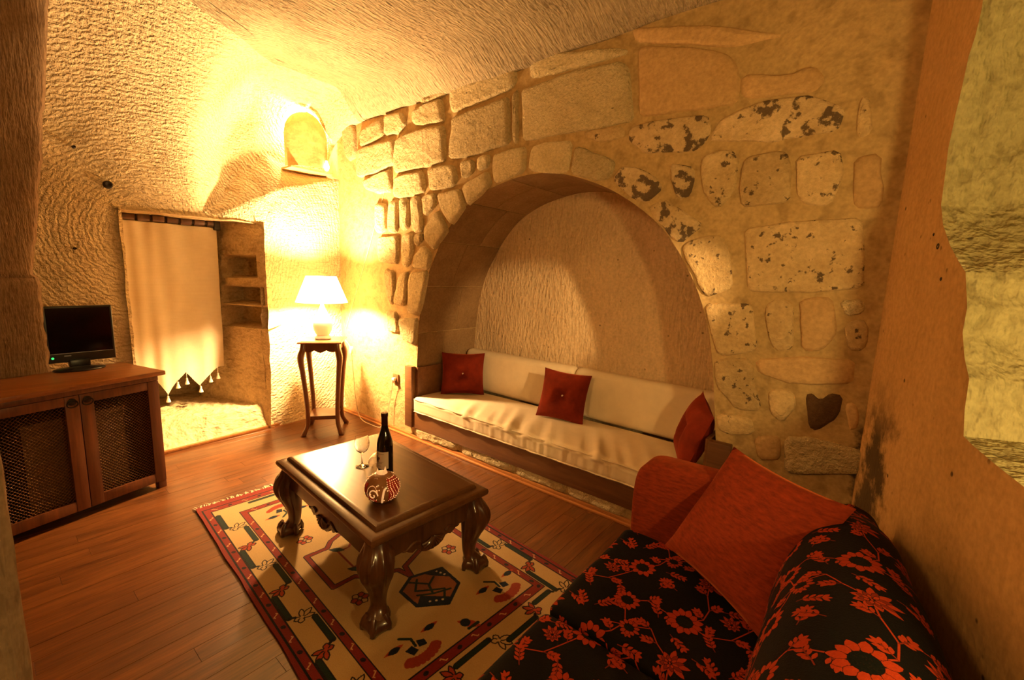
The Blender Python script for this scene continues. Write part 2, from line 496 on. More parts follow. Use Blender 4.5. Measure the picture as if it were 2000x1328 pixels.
def rug_pattern():
    U, V, K = 2.15, 1.19, 480
    cream, red, dk, grn, blue, org = (0.67, 0.55, 0.36), (0.44, 0.095, 0.032), (0.03, 0.022, 0.026), (0.045, 0.12, 0.07), (0.012, 0.065, 0.14), (0.58, 0.20, 0.06)
    c = Canvas(int(U * K), int(V * K), K, red)

    def rect(u0, v0, u1, v1, col):
        c.poly([(u0, v0), (u1, v0), (u1, v1), (u0, v1)], col)
    rect(.055, .017, 2.12, V - .017, dk)
    rect(.062, .026, 2.113, V - .026, red)
    rect(.105, .055, 2.065, V - .055, dk)
    rect(.110, .060, 2.060, V - .060, cream)
    rect(.215, .176, 1.930, V - .176, dk)
    rect(.220, .180, 1.925, V - .180, red)
    rect(.255, .211, 1.885, V - .211, dk)
    rect(.260, .215, 1.880, V - .215, cream)

    def ess(u, v, ang, col, s_=.011):
        ca, sa = math.cos(ang), math.sin(ang)
        P = [(-1, .9), (-.35, 1.0), (-.1, .3), (.1, -.3), (.35, -1.0), (1, -.9)]
        c.line([(u + s_ * (x * ca - y * sa), v + s_ * (x * sa + y * ca)) for x, y in P], .0055, col)
    for sv in (0, 1):
        for vv, ph in ((.040, .0), (.196, .06)):
            v = vv if not sv else V - vv
            for i in range(12):
                u = .19 + ph * .5 + i * .1725
                if u < 2.05 and (vv < .1 or .26 < u < 1.88):
                    ess(u, v, .3, (0.72, 0.55, 0.36))
                    c.ell((u + .086, v), .012, .009, 0.4, (0.09, 0.04, 0.06))
    for uu, v0, v1 in ((.083, .08, 1.12), (.238, .25, .95), (1.905, .25, .95), (2.088, .08, 1.12)):
        n = int((v1 - v0) / .165)
        for i in range(n + 1):
            v = v0 + i * .165
            ess(uu, v, 1.8, (0.72, 0.55, 0.36))
            c.ell((uu, v + .082), .009, .012, 0.3, (0.09, 0.04, 0.06))

    def lily(u, v, ang, col, s_=.052):
        E = (.0045, dk)
        for a, l, w in ((-.75, 1.0, .42), (0.0, 1.15, .46), (.75, 1.0, .42), (2.6, .62, .5), (-2.6, .62, .5)):
            c.petal((u, v), ang + a, .0, s_ * l, s_ * w, col, E)
        c.ell((u, v), s_ * .16, s_ * .16, 0, col)

    def vine(axis, lo, hi, ia, ib, flip):
        # alternate straight bars near the outer and the inner guard stripe, a lily at every change
        t, k = lo, 0
        while t < hi:
            o = (ia, ib)[k % 2]
            o2 = (ia, ib)[(k + 1) % 2]
            t2 = min(t + .170, hi)
            bar = [(t, o), (t2, o)]
            nxt = (t2 + .045, (o + o2) / 2)
            conn = [(t2, o), (t2 + .012, lerp(o, o2, .25))]
            sw = (lambda p: p) if axis == 'u' else (lambda p: (p[1], p[0]))
            c.line([sw(p) for p in bar], .027, dk); c.line([sw(p) for p in bar], .020, grn)
            c.line([sw(p) for p in conn], .012, dk)
            cen = sw((t2 + .030, lerp(o, o2, .5)))
            a = (math.pi / 2 if o2 > o else -math.pi / 2)
            a = a if axis == 'u' else math.pi / 2 - a
            if t2 < hi - .02:
                lily(cen[0], cen[1], a + .5, cream if (k + flip) % 2 == 0 else org)
            t = t2 + .062
            k += 1
    vine('u', .183, 2.0, .074, .158, 0)
    vine('u', .183, 2.0, V - .074, V - .158, 1)
    vine('v', .26, .98, .135, .19, 0)
    vine('v', .20, 1.0, 2.02, 1.962, 1)
    # central medallion
    half = [(1.231, .292), (1.228, .40), (1.275, .44), (1.335, .575), (1.42, .595), (1.335, .615), (1.275, .75), (1.228, .79), (1.231, .898)]
    med = half + [(2.15 - u, v) for u, v in reversed(half)]
    c.line(med, .030, dk, True); c.line(med, .022, red, True)
    inner = [(1.075 + (u - 1.075) * .55, .595 + (v - .595) * .55) for u, v in half]
    c.line(inner + [(2.15 - u, v) for u, v in reversed(inner)], .012, red, True)
    for a in range(8):
        c.petal((1.075, .595), a * math.pi / 4, .02, .09, .045, org if a % 2 else blue, (.004, dk))
    for u in (.97, 1.18):
        for v in (.43, .76):
            c.petal((u, v), .8, -.04, .04, .03, grn, (.004, dk))
    # blue hexagons with a knot
    for m_ in (0, 1):
        fx = (lambda u: u) if m_ == 0 else (lambda u: 2.15 - u)
        hx = [(1.425, .588), (1.476, .739), (1.619, .731), (1.689, .613), (1.603, .502), (1.476, .499)]
        c.poly([(fx(u), v) for u, v in hx], (0.50, 0.28, 0.13))
        c.line([(fx(u), v) for u, v in hx], .016, blue, True)
        for q in ([(1.440, .64), (1.476, .739), (1.56, .735), (1.50, .68)], [(1.603, .502), (1.689, .613), (1.665, .65), (1.56, .55)]):
            c.poly([(fx(u), v) for u, v in q], blue)
        for q in ([(1.46, .60), (1.52, .55), (1.56, .60), (1.60, .66), (1.65, .62)], [(1.50, .67), (1.53, .62), (1.59, .60), (1.55, .54)], [(1.45, .56), (1.52, .62)], [(1.59, .60), (1.62, .68)]):
            c.line([(fx(u), v) for u, v in q], .011, grn)
        for i in range(3):
            c.ell((fx(1.478 + i * .022), .705 + i * .008), .006, .006, 0, (0.7, .62, .5))
            c.ell((fx(1.620 + i * .015), .56 + i * .025), .006, .006, 0, (0.7, .62, .5))
        # tulips in the corners, bud between
        for vc, sg in ((.375, 1), (.855, 1)):
            u, v = 1.80, vc
            c.line([(fx(1.70), v - .03), (fx(1.735), v + .005), (fx(1.775), v)], .011, grn)
            for k in range(9):
                a = -1.0 + k * .25
                c.ell((fx(u + .045 * math.cos(a)), v + .075 * math.sin(a)), .024, .017, a, (0.52, 0.17, 0.06))
            c.poly([(fx(u - .03), v - .045), (fx(u + .01), v - .03), (fx(u), v - .002), (fx(u - .035), v - .012)], blue)
            c.poly([(fx(u - .045), v + .015), (fx(u - .01), v + .008), (fx(u), v + .04), (fx(u - .03), v + .045)], blue)
            for dv in (-.075, .095):
                c.petal((fx(1.735), v + dv), 1.57, -.045, .045, .024, org)
                c.petal((fx(1.737), v + dv), 1.57, -.028, .028, .030, blue)
        c.petal((fx(1.835), .60), 0.6, -.05, .06, .04, org)
        c.ell((fx(1.825), .595), .022, .022, 0, blue)
        c.line([(fx(1.86), .585), (fx(1.862), .635)], .014, grn)
        for v in (.345, .86):
            for a in range(6):
                c.petal((fx(1.382), v), a * math.pi / 3 + .4, .008, .042, .030, org if a % 3 else cream, (.004, dk))
    return image_mat('rug_weave', c.a, 0.95, 0.1, pile=1)


def sofa_pattern():
    T, K = .46, 2200
    bg = (0.017, 0.006, 0.006)
    c = Canvas(int(T * K), int(T * K), K, bg, wrap=True)
    R, R2, G = (0.60, 0.18, 0.045), (0.44, 0.12, 0.03), (0.012, 0.022, 0.012)
    r = random.Random(3)

    def sprig(p, ang, n=4, L=.055):
        q = p
        for i in range(n):
            ang += r.uniform(-.18, .18)
            q2 = (q[0] + math.cos(ang) * L / n, q[1] + math.sin(ang) * L / n)
            c.line([q, q2], .0036, R2)
            for s_ in (-1, 1):
                c.petal(q2, ang + s_ * .75, .001, .024, .0105, R)
            q = q2
        c.petal(q, ang, 0, .024, .010, R)

    def vine(pts):
        c.line(pts, .0044, R)
        for i in range(1, len(pts) - 1):
            a = math.atan2(pts[i + 1][1] - pts[i][1], pts[i + 1][0] - pts[i][0])
            sprig(pts[i], a + (1.0 if i % 2 else -1.0), 3, .036)

    def sunflower(p, rad, n=13, ph=0.0):
        for k in range(n):
            c.petal(p, ph + k * 2 * math.pi / n, rad * .40, rad * (1.12 + .08 * math.sin(k * 2.3)), rad * .46, R, (.0010, (0.12, .02, .01)))
        c.ell(p, rad * .52, rad * .52, 0, (0.05, 0.012, 0.008))
        c.ell(p, rad * .48, rad * .48, 0, G)
        for k in range(60):
            a, q = r.uniform(0, 6.28), rad * .46 * math.sqrt(r.random())
            c.ell((p[0] + q * math.cos(a), p[1] + q * math.sin(a)), .0013, .0013, 0, (0.05, 0.055, 0.025) if k % 3 else (.12, .05, .02))

    def aster(p, rad, ang):
        for ring, l in ((1.0, 9), (.72, 8), (.45, 7)):
            for k in range(l):
                a = ang + k * 2 * math.pi / l + ring
                c.petal((p[0], p[1]), a, rad * .1, rad * ring * (1.25 if math.cos(a - ang) > .3 else .9), rad * .36 * ring + .002, R if ring != .72 else R2, (.001, (0.10, .016, .008)))
    A, B, D, E_ = (.10, .12), (.33, .30), (.12, .37), (.36, .08)
    vine([(A[0], A[1]), (.15, .17), (.155, .23), (.13, .30), D])
    vine([(A[0], A[1]), (.18, .10), (.25, .14), (.29, .22), B])
    vine([B, (.38, .36), (.40, .43), (.37, .50), (E_[0], E_[1] + .46)])
    vine([D, (.06, .42), (.02, .47), (-.04, .43), (B[0] - .46, B[1] + .08)])
    vine([E_, (.42, .13), (.50, .12), (.56, .12)])
    for p, a in (((.22, .05), 2.2), ((.20, .26), .4), ((.25, .40), 1.9), ((.43, .22), 1.2), ((.03, .25), 2.6), ((.30, .15), -1.2), ((.08, .03), -.8), ((.42, .33), .2), ((.17, .43), -.3), ((.28, .43), .9), ((.02, .08), 2.0), ((.30, .02), .5)):
        sprig(p, a, 4, .06)
    for p, a in (((.22, .33), .6), ((.05, .18), 2.0), ((.40, .16), 1.0), ((.19, .44), -.5)):
        c.petal(p, a, -.028, .028, .022, (0.010, 0.020, 0.010))
    sunflower(A, .056, 12); sunflower(B, .050, 11, .3)
    aster(D, .050, .6); sunflower(E_, .044, 11, .1); aster((.235, .215), .034, 2.2); sunflower((.42, .42), .034, 10, .5)
    return image_mat('floral_upholstery', c.a, 0.8, 0.0)


M['rug'] = rug_pattern()
M['floral'] = sofa_pattern()
FT = .41


# ------------------------------------------------------------------ mesh helpers
ORG = {}


class MB:
    def __init__(s):
        s.bm = bmesh.new()
        s.uv = None

    def add(s, verts, faces, T=None):
        vs = [s.bm.verts.new(T @ Vector(v) if T is not None else v) for v in verts]
        out = []
        for f in faces:
            try:
                out.append(s.bm.faces.new([vs[i] for i in f]))
            except ValueError:
                pass
        return vs, out

    def box(s, lo, hi, T=None, bev=0.0, seg=2):
        b = bmesh.new()
        bmesh.ops.create_cube(b, size=1.0)
        for v in b.verts:
            v.co = Vector([lerp(lo[i], hi[i], v.co[i] + .5) for i in range(3)])
        if bev:
            bmesh.ops.bevel(b, geom=b.edges[:], offset=bev, segments=seg, affect='EDGES', profile=.6)
        b.verts.index_update()
        s.add([v.co.copy() for v in b.verts], [[v.index for v in f.verts] for f in b.faces], T)
        b.free()
        return s

    def rings(s, rings, cap0=True, cap1=True, closed=True, T=None, loop=False):
        n = len(rings[0])
        vs, fs = [p for r in rings for p in r], []
        m = len(rings)
        for i in range(m if loop else m - 1):
            i2 = (i + 1) % m
            for j in range(n if closed else n - 1):
                k = (j + 1) % n
                fs.append([i * n + j, i * n + k, i2 * n + k, i2 * n + j])
        if closed and not loop:
            if cap0:
                fs.append(list(range(n))[::-1])
            if cap1:
                fs.append([(m - 1) * n + j for j in range(n)])
        s.add(vs, fs, T)
        return s

    def lathe(s, prof, c=(0, 0, 0), n=32, T=None, caps=(True, True)):
        R_ = [[(c[0] + r * math.cos(2 * math.pi * j / n), c[1] + r * math.sin(2 * math.pi * j / n), c[2] + z) for j in range(n)] for r, z in prof]
        return s.rings(R_, caps[0], caps[1], True, T)

    def tube(s, path, r, n=8, closed=False):
        P = [Vector(p) for p in path]
        R_ = []
        up = Vector((0, 0, 1))
        m = len(P)
        prev = None
        for i, p in enumerate(P):
            if closed:
                t = (P[(i + 1) % m] - P[i - 1]).normalized()
            else:
                t = (P[min(i + 1, m - 1)] - P[max(i - 1, 0)]).normalized()
            if prev is None:
                a = t.cross(up)
                if a.length < 1e-3:
                    a = t.cross(Vector((1, 0, 0)))
                a.normalize()
            else:
                a = prev - t * prev.dot(t)
                a.normalize()
            prev = a
            bb = t.cross(a)
            rr = r(i / (m - 1)) if callable(r) else r
            R_.append([p + a * (rr * math.cos(2 * math.pi * j / n)) + bb * (rr * math.sin(2 * math.pi * j / n)) for j in range(n)])
        return s.rings(R_, True, True, True, None, closed)

    def grid(s, fn, nu, nv, T=None, skip=None):
        vs = [fn(i / nu, j / nv) for j in range(nv + 1) for i in range(nu + 1)]
        fs = [[j * (nu + 1) + i, j * (nu + 1) + i + 1, (j + 1) * (nu + 1) + i + 1, (j + 1) * (nu + 1) + i]
              for j in range(nv) for i in range(nu) if not (skip and skip(i, j))]
        return s.add(vs, fs, T)

    def prism(s, poly, d, T=None):
        """polygon in local xy, extruded along local z from 0 to d"""
        n = len(poly)
        return s.rings([[(x, y, 0) for x, y in poly], [(x, y, d) for x, y in poly]], True, True, True, T)

    def build(s, name, mat, parent=None, smooth=True, uvfn=None, angle=40):
        bmesh.ops.recalc_face_normals(s.bm, faces=s.bm.faces[:])
        org = ORG.get(parent.name, Vector((0, 0, 0))) if parent else Vector((0, 0, 0))
        if uvfn:
            L = s.bm.loops.layers.uv.new('UVMap')
            for f in s.bm.faces:
                for l in f.loops:
                    l[L].uv = uvfn(l.vert.co, f)
        me = bpy.data.meshes.new(name)
        if org.length:
            for v in s.bm.verts:
                v.co -= org
        s.bm.to_mesh(me)
        s.bm.free()
        me.materials.append(mat if not isinstance(mat, str) else M[mat])
        if smooth:
            me.polygons.foreach_set('use_smooth', [True] * len(me.polygons))
            try:
                me.set_sharp_from_angle(angle=math.radians(angle))
            except Exception:
                pass
        o = bpy.data.objects.new(name, me)
        COL.objects.link(o)
        if parent:
            o.parent = parent
            ORG[o.name] = org
        return o


def thing(name, label, cat, loc, group=None):
    o = bpy.data.objects.new(name, None)
    o.empty_display_size = .1
    COL.objects.link(o)
    o.location = loc
    ORG[o.name] = Vector(loc)
    o['label'] = label
    o['category'] = cat
    if group:
        o['group'] = group
    return o


def tag(o, label, cat, group=None):
    o['label'] = label
    o['category'] = cat
    if group:
        o['group'] = group
    return o


def struct(o):
    o['kind'] = 'structure'
    return o


def stuff(o):
    o['kind'] = 'stuff'
    return o


def frame(origin, ex, ey, ez=(0, 0, 1)):
    ex, ey, ez = Vector(ex), Vector(ey), Vector(ez)
    o = Vector(origin)
    return Matrix(((ex.x, ey.x, ez.x, o.x), (ex.y, ey.y, ez.y, o.y), (ex.z, ey.z, ez.z, o.z), (0, 0, 0, 1)))


def catmull(keys, n):
    """keys: tuples of equal length; n samples along"""
    K = [np.array(k, float) for k in keys]
    out = []
    m = len(K) - 1
    for i in range(n):
        t = i / (n - 1) * m
        k = min(int(t), m - 1)
        f = t - k
        p0, p1, p2, p3 = K[max(k - 1, 0)], K[k], K[k + 1], K[min(k + 2, m)]
        out.append(.5 * ((2 * p1) + (-p0 + p2) * f + (2 * p0 - 5 * p1 + 4 * p2 - p3) * f * f + (-p0 + 3 * p1 - 3 * p2 + p3) * f ** 3))
    return out


def pillow_mesh(mb, w, h, t, T, dimple=0.0, flange=0.0, n=22, seedv=0.0):
    """closed cushion in local xy, thickness along local z"""
    for sgn in (1, -1):
        def f(a, b):
            u, v = a * 2 - 1, b * 2 - 1
            x = u * w / 2 * (1 - .075 * (1 - v * v) * abs(u) ** 2)
            y = v * h / 2 * (1 - .075 * (1 - u * u) * abs(v) ** 2)
            k = 1 + flange
            uu, vv = min(1, abs(u) * k), min(1, abs(v) * k)
            z = t / 2 * ((1 - uu ** 2.6) * (1 - vv ** 2.6)) ** .55 + (.004 if flange else 0.0)
            z *= 1 + .10 * nz(x * 9 + seedv, y * 9, seedv)
            d2 = (u * u + v * v)
            z -= dimple * math.exp(-d2 / .05) + dimple * .35 * math.exp(-abs(abs(u) - abs(v)) * 9) * math.exp(-d2 / .35)
            if max(abs(u), abs(v)) > .999:
                z = 0
            return (x, y, sgn * z)
        mb.grid(f, n, n, T)
    bmesh.ops.remove_doubles(mb.bm, verts=mb.bm.verts[:], dist=1e-5)


# ------------------------------------------------------------------ floor
YB = 2.44                                   # plane of the stone arch wall
mb = MB()
mb.box((-4.6, -2.3, -0.10), (1.4, 2.6, -0.012))
floor = struct(mb.build('floor', 'dark', smooth=False))
pw = 0.094
row = 0
x = -4.24
while x < 0.78:
    y = -0.75 - (row * 0.437) % 0.9
    while y < YB:
        L = rng.choice((0.95, 1.15, 1.3))
        y1 = min(y + L, YB - 0.005)
        if y1 - y > 0.05 and y1 > -0.75:
            mb = MB()
            mb.box((x + .0004, y + .0004, -0.012), (x + pw - .0004, y1 - .0004, rng.uniform(-.0004, 0.0004)), bev=0.0006, seg=1)
            mb.build('plank', 'floor', floor, smooth=False)
        y += L
    x += pw
    row += 1
mb = MB()
mb.box((-4.24, -2.3, -0.012), (1.2, -0.75, 0.0))
stuff(mb.build('far_planks', 'floor', floor, smooth=False))

# ------------------------------------------------------------------ stone arch wall
ARCH_PX = [(808, 900), (812, 790), (818, 640), (830, 560), (850, 500), (880, 440), (930, 385), (1000, 350), (1060, 338), (1120, 344), (1200, 374), (1280, 432), (1330, 500), (1370, 590), (1390, 690), (1398, 860), (1404, 930)]
arch = [on_y(px, py, YB) for px, py in ARCH_PX]
arch2 = catmull([(p.x, p.z) for p in arch], 61)
arch2 = [(float(p[0]), float(p[1])) for p in arch2 if p[1] > 0.12]
arch2 = [(arch2[0][0], 0.12)] + arch2 + [(arch2[-1][0], 0.12)]
ZT = 3.12


def fill_wall(name, outer, hole, place, mat, sub=0):
    bm = bmesh.new()
    eds = []
    for loop in (outer, hole):
        if not loop:
            continue
        vs = [bm.verts.new(place(*p)) for p in loop]
        for i in range(len(vs)):
            eds.append(bm.edges.new((vs[i], vs[(i + 1) % len(vs)])))
    bmesh.ops.triangle_fill(bm, use_beauty=True, edges=eds)
    q = MB()
    q.bm.free()
    q.bm = bm
    return q


mb = fill_wall('wall_back', [(-4.5, 0), (0.45, 0), (0.45, ZT), (-4.5, ZT)], arch2, lambda a, c: Vector((a, YB, c)), 'mortar')
wall_back = struct(mb.build('wall_back', 'mortar', smooth=False))

# reveal (soffit) of the alcove, as separate ashlar blocks
YA = 3.17
cum = [0]
for a, c in zip(arch2[:-1], arch2[1:]):
    cum.append(cum[-1] + math.hypot(c[0] - a[0], c[1] - a[1]))


def arch_at(s):
    s = max(0, min(cum[-1], s))
    for i in range(len(cum) - 1):
        if s <= cum[i + 1]:
            t = (s - cum[i]) / max(1e-9, cum[i + 1] - cum[i])
            return lerp(arch2[i][0], arch2[i + 1][0], t), lerp(arch2[i][1], arch2[i + 1][1], t)
    return arch2[-1]


acx, acz = -1.78, 0.9


def outw(p, d):
    v = Vector((p[0] - acx, 0, max(0.0, p[1] - acz)))
    v.normalize()
    return (p[0] + v.x * d, p[1] + v.z * d)


mb = MB()
mb.grid(lambda a, c: (lambda q: Vector((q[0], lerp(YB + .0005, YA + .02, c), q[1])))(outw(arch_at(a * cum[-1]), .005)), 60, 2)
mb.build('reveal_mortar', 'mortar', wall_back)
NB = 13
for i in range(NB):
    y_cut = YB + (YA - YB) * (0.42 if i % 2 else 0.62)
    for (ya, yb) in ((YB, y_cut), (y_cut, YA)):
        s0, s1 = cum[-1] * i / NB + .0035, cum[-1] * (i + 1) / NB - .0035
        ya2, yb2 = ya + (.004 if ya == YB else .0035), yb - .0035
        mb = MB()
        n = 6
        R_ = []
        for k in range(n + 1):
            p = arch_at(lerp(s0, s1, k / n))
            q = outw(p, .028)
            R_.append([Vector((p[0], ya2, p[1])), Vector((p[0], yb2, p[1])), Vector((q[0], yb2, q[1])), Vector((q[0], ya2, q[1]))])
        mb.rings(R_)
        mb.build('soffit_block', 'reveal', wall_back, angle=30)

mb = MB()
mb.grid(lambda a, c: Vector((lerp(-3.5, -0.1, a), YA + .02 * nz(a * 9, c * 6), lerp(0.05, 2.5, c))), 60, 44)
struct(mb.build('wall_alcove', 'rock_alcove'))
mb = MB()
mb.box((-3.3, YB + .01, 0.0), (-0.3, YA + .05, 0.12))
struct(mb.build('floor_alcove', 'mortar', smooth=False))


# stones traced on the wall plane: groups of polygons, each in the frame of one close look at the wall
def Zf(ox, oy, k):
    return lambda p: (p[0] / k + ox, p[1] / k + oy)


Z1, Z2, Z3, Z4 = Zf(650, 50, 3.32), Zf(1100, 50, 3.0769), Zf(1250, 450, 2.951), Zf(700, 350, 2.657)
STONES = [
    (Z1, 'stone_clean', [
        [(185, 690), (330, 600), (340, 720), (190, 795)],
        [(165, 805), (410, 735), (400, 905), (290, 960), (165, 985)],
        [(345, 590), (455, 560), (480, 640), (440, 700), (350, 715)],
        [(520, 560), (710, 470), (730, 625), (560, 655), (530, 640)],
        [(420, 740), (490, 700), (725, 645), (735, 880), (600, 920), (410, 960), (405, 850)],
        [(765, 430), (950, 300), (1180, 240), (1200, 360), (1150, 420), (780, 570)],
        [(780, 600), (1000, 520), (1145, 460), (1155, 760), (900, 850), (760, 870)],
        [(1172, 450), (1203, 430), (1203, 745), (1175, 755)],
        [(1230, 420), (1600, 290), (1880, 240), (1920, 300), (1950, 620), (1700, 675), (1560, 690), (1240, 750)],
        [(1290, 150), (1500, 180), (1840, 150), (1900, 180), (1700, 250), (1300, 345)],
        [(405, 990), (480, 965), (590, 945), (605, 1080), (450, 1125), (405, 1110)],
        [(620, 930), (790, 900), (815, 1000), (780, 1045), (640, 1075)],
        [(835, 890), (915, 870), (925, 950), (845, 1000)],
        [(945, 855), (1025, 835), (1018, 915), (945, 945)],
        [(845, 1045), (1010, 940), (1035, 1030), (960, 1105), (880, 1170)],
        [(1042, 840), (1258, 780), (1245, 950), (1052, 1028)],
        [(1290, 790), (1400, 755), (1555, 750), (1525, 958), (1272, 945)],
        [(1582, 780), (1840, 880), (1800, 990), (1720, 1010), (1545, 960)],
        [(610, 1110), (670, 1095), (675, 1150), (615, 1210)],
        [(70, 620), (150, 650), (160, 850), (110, 880), (80, 760)],
        [(200, 1010), (380, 930), (385, 1080), (300, 1090), (220, 1060)],
        [(560, 480), (740, 400), (745, 450), (600, 520)],
    ]),
    (Z1, 'stone_spot', [[(1640, 690), (1880, 650), (1890, 730), (1720, 760), (1640, 725)]]),
    (Z4, 'stone_clean', [
        [(165, 120), (210, 110), (205, 280), (160, 270)],
        [(222, 100), (265, 95), (268, 255), (228, 265)],
        [(280, 95), (325, 95), (338, 265), (290, 275)],
        [(338, 90), (405, 72), (408, 140), (350, 195)],
        [(418, 78), (530, 52), (562, 142), (488, 242), (432, 150)],
        [(350, 260), (418, 160), (470, 262), (400, 370), (352, 318)],
        [(300, 400), (340, 342), (385, 388), (372, 468), (288, 462)],
        [(235, 290), (285, 280), (288, 400), (258, 458), (235, 450)],
        [(110, 300), (212, 295), (212, 440), (115, 430)],
        [(145, 465), (190, 480), (195, 600), (180, 655), (155, 600)],
        [(222, 490), (262, 480), (248, 655), (190, 650)],
        [(275, 485), (366, 482), (343, 620), (318, 710), (262, 690)],
        [(215, 720), (312, 722), (303, 860), (235, 830)],
        [(300, 290), (340, 275), (338, 320), (305, 350)],
        [(95, 130), (150, 130), (148, 270), (100, 280)],
        [(150, 680), (205, 690), (215, 800), (165, 790)],
    ]),
    (Z2, 'stone_smooth', [
        [(455, 130), (800, 135), (1000, 170), (1060, 300), (1040, 470), (850, 500), (465, 550)],
        [(1090, 300), (1380, 300), (1500, 240), (1560, 330), (1500, 400), (1200, 430), (1080, 430)],
        [(430, 20), (900, 0), (1300, 60), (1000, 130), (460, 100)],
        [(1745, 800), (1905, 775), (1925, 1085), (1745, 1095)],
    ]),
    (Z2, 'stone_patch', [
        [(400, 620), (500, 580), (700, 560), (865, 535), (890, 640), (800, 755), (500, 768), (405, 700)],
        [(880, 690), (960, 560), (1200, 455), (1500, 420), (1680, 500), (1640, 640), (1450, 660), (1250, 700), (1000, 690)],
        [(300, 930), (350, 850), (450, 850), (560, 920), (600, 980), (500, 1060), (405, 1035)],
        [(510, 1090), (600, 1050), (740, 1130), (835, 1200), (700, 1308), (640, 1262), (565, 1170)],
        [(640, 830), (790, 850), (770, 1020), (690, 1040), (660, 950)],
    ]),
    (Z2, 'stone_spot', [
        [(840, 780), (1000, 740), (1060, 800), (1030, 1000), (930, 1100), (850, 1020), (830, 880)],
        [(1090, 790), (1320, 750), (1370, 820), (1360, 1060), (1200, 1080), (1070, 1090), (1060, 960)],
        [(1400, 790), (1660, 750), (1690, 900), (1600, 1080), (1440, 1080), (1400, 1000)],
        [(1790, 440), (1840, 430), (1850, 640), (1780, 680), (1760, 600)],
    ]),
    (Z3, 'stone_spot', [
        [(235, 90), (330, 42), (480, 30), (520, 160), (538, 325), (375, 385), (280, 190)],
        [(605, -10), (900, -50), (1280, -70), (1290, 335), (1000, 355), (620, 355)],
        [(375, 425), (640, 420), (668, 560), (678, 695), (452, 725), (405, 560)],
        [(730, 430), (800, 390), (880, 430), (890, 680), (770, 690), (730, 550)],
        [(1170, 550), (1280, 510), (1320, 580), (1300, 690), (1200, 690)],
        [(430, 745), (640, 735), (660, 880), (700, 1040), (560, 1035), (442, 900)],
        [(740, 920), (890, 930), (900, 1020), (820, 1110), (750, 1050)],
        [(448, 1060), (645, 1075), (650, 1170), (545, 1180), (450, 1150)],
    ]),
    (Z3, 'stone_smooth', [
        [(918, 400), (1110, 385), (1138, 580), (1050, 690), (932, 690), (930, 500)],
        [(680, 745), (900, 732), (1230, 742), (1222, 885), (880, 885), (690, 828)],
        [(1180, 1000), (1255, 1000), (1262, 1130), (1200, 1150)],
        [(660, 1190), (800, 1180), (820, 1320), (680, 1320)],
    ]),
    (Z3, 'stone_dark', [[(960, 950), (1000, 940), (1040, 975), (1090, 940), (1160, 955), (1150, 1060), (1080, 1120), (990, 1150), (965, 1060)]]),
    (Z3, 'stone_clean', [[(840, 1190), (1000, 1190), (1290, 1270), (1280, 1400), (840, 1400)], [(1150, 400), (1290, 395), (1300, 480), (1180, 500)]]),
    (lambda p: p, 'stone_clean', [[(1113, 944), (1219, 984), (1216, 1008), (1113, 966)], [(1010, 905), (1105, 941), (1104, 962), (1010, 926)], [(905, 866), (1002, 902), (1001, 921), (905, 886)], [(812, 832), (896, 862), (895, 880), (812, 850)]]),
]


def smooth_poly(P, n_sub=4, jit=0.006, seedv=0.0):
    """round the corners a little and roughen the outline"""
    out = []
    m = len(P)
    for i in range(m):
        p, q = Vector(P[i]), Vector(P[(i + 1) % m])
        L = (q - p).length
        k = max(3, min(9, int(L / .05)))
        c_ = min(.22, .016 / L)
        for j in range(k):
            t = lerp(c_, 1 - c_, j / (k - 1))
            out.append(p.lerp(q, t))
    out2 = []
    m = len(out)
    for i in range(m):
        p = (out[i - 1] + out[i] * 6 + out[(i + 1) % m]) / 8
        nn = (out[(i + 1) % m] - out[i - 1])
        nn = Vector((nn.y, -nn.x))
        if nn.length > 0:
            nn.normalize()
        out2.append(p + nn * jit * (1.3 * nz(p.x * 14, p.y * 14, seedv) + .6 * nz(p.x * 45, p.y * 45, seedv)))
    return out2


def add_stone(poly, mat, idx):
    P = smooth_poly(poly, seedv=idx * 3.1)
    c = sum(P, Vector((0, 0))) / len(P)
    h = .016 if mat in ('stone_smooth', 'stone_spot', 'stone_patch') else lerp(.034, .020, sstep(-3.0, -1.5, c.x))
    if mat == 'stone_dark':
        h = .012
    rings = []
    size = min((p - c).length for p in P)
    rough = .002 if mat == 'stone_smooth' else .007
    for inset, d in ((-.004, .004), (0, -h * .6), (.006, -h * .93), (.018, -h)):
        f = inset / max(.03, size)
        rings.append([Vector((lerp(p.x, c.x, f), YB + d - (rough * nz(p.x * 14, p.y * 14, idx) if d < -.01 else 0), lerp(p.y, c.y, f))) for p in P])
    for f in (.4, .7):
        rings.append([Vector((lerp(p.x, c.x, f), YB - h - rough * nz(lerp(p.x, c.x, f) * 14, lerp(p.y, c.y, f) * 14, idx) * 1.3, lerp(p.y, c.y, f))) for p in P])
    q = MB()
    n = len(P)
    vs = [v for r_ in rings for v in r_] + [Vector((c.x, YB - h, c.y))]
    fs = [[i * n + j, i * n + (j + 1) % n, (i + 1) * n + (j + 1) % n, (i + 1) * n + j] for i in range(len(rings) - 1) for j in range(n)]
    k = (len(rings) - 1) * n
    fs += [[k + j, k + (j + 1) % n, len(rings) * n] for j in range(n)]
    q.add(vs, fs)
    return q.build('stone', mat, wall_back, angle=50)


i = 0
for conv, mat, polys in STONES:
    for poly in polys:
        P = []
        for p in poly:
            w_ = on_y(*conv(p), YB)
            P.append((w_.x, w_.z))
        add_stone(P, mat, i)
        i += 1

# ------------------------------------------------------------------ left wall and ceiling: one carved profile
XL = -4.25
DY0, DY1, DZ1 = 0.75, 1.655, 1.872


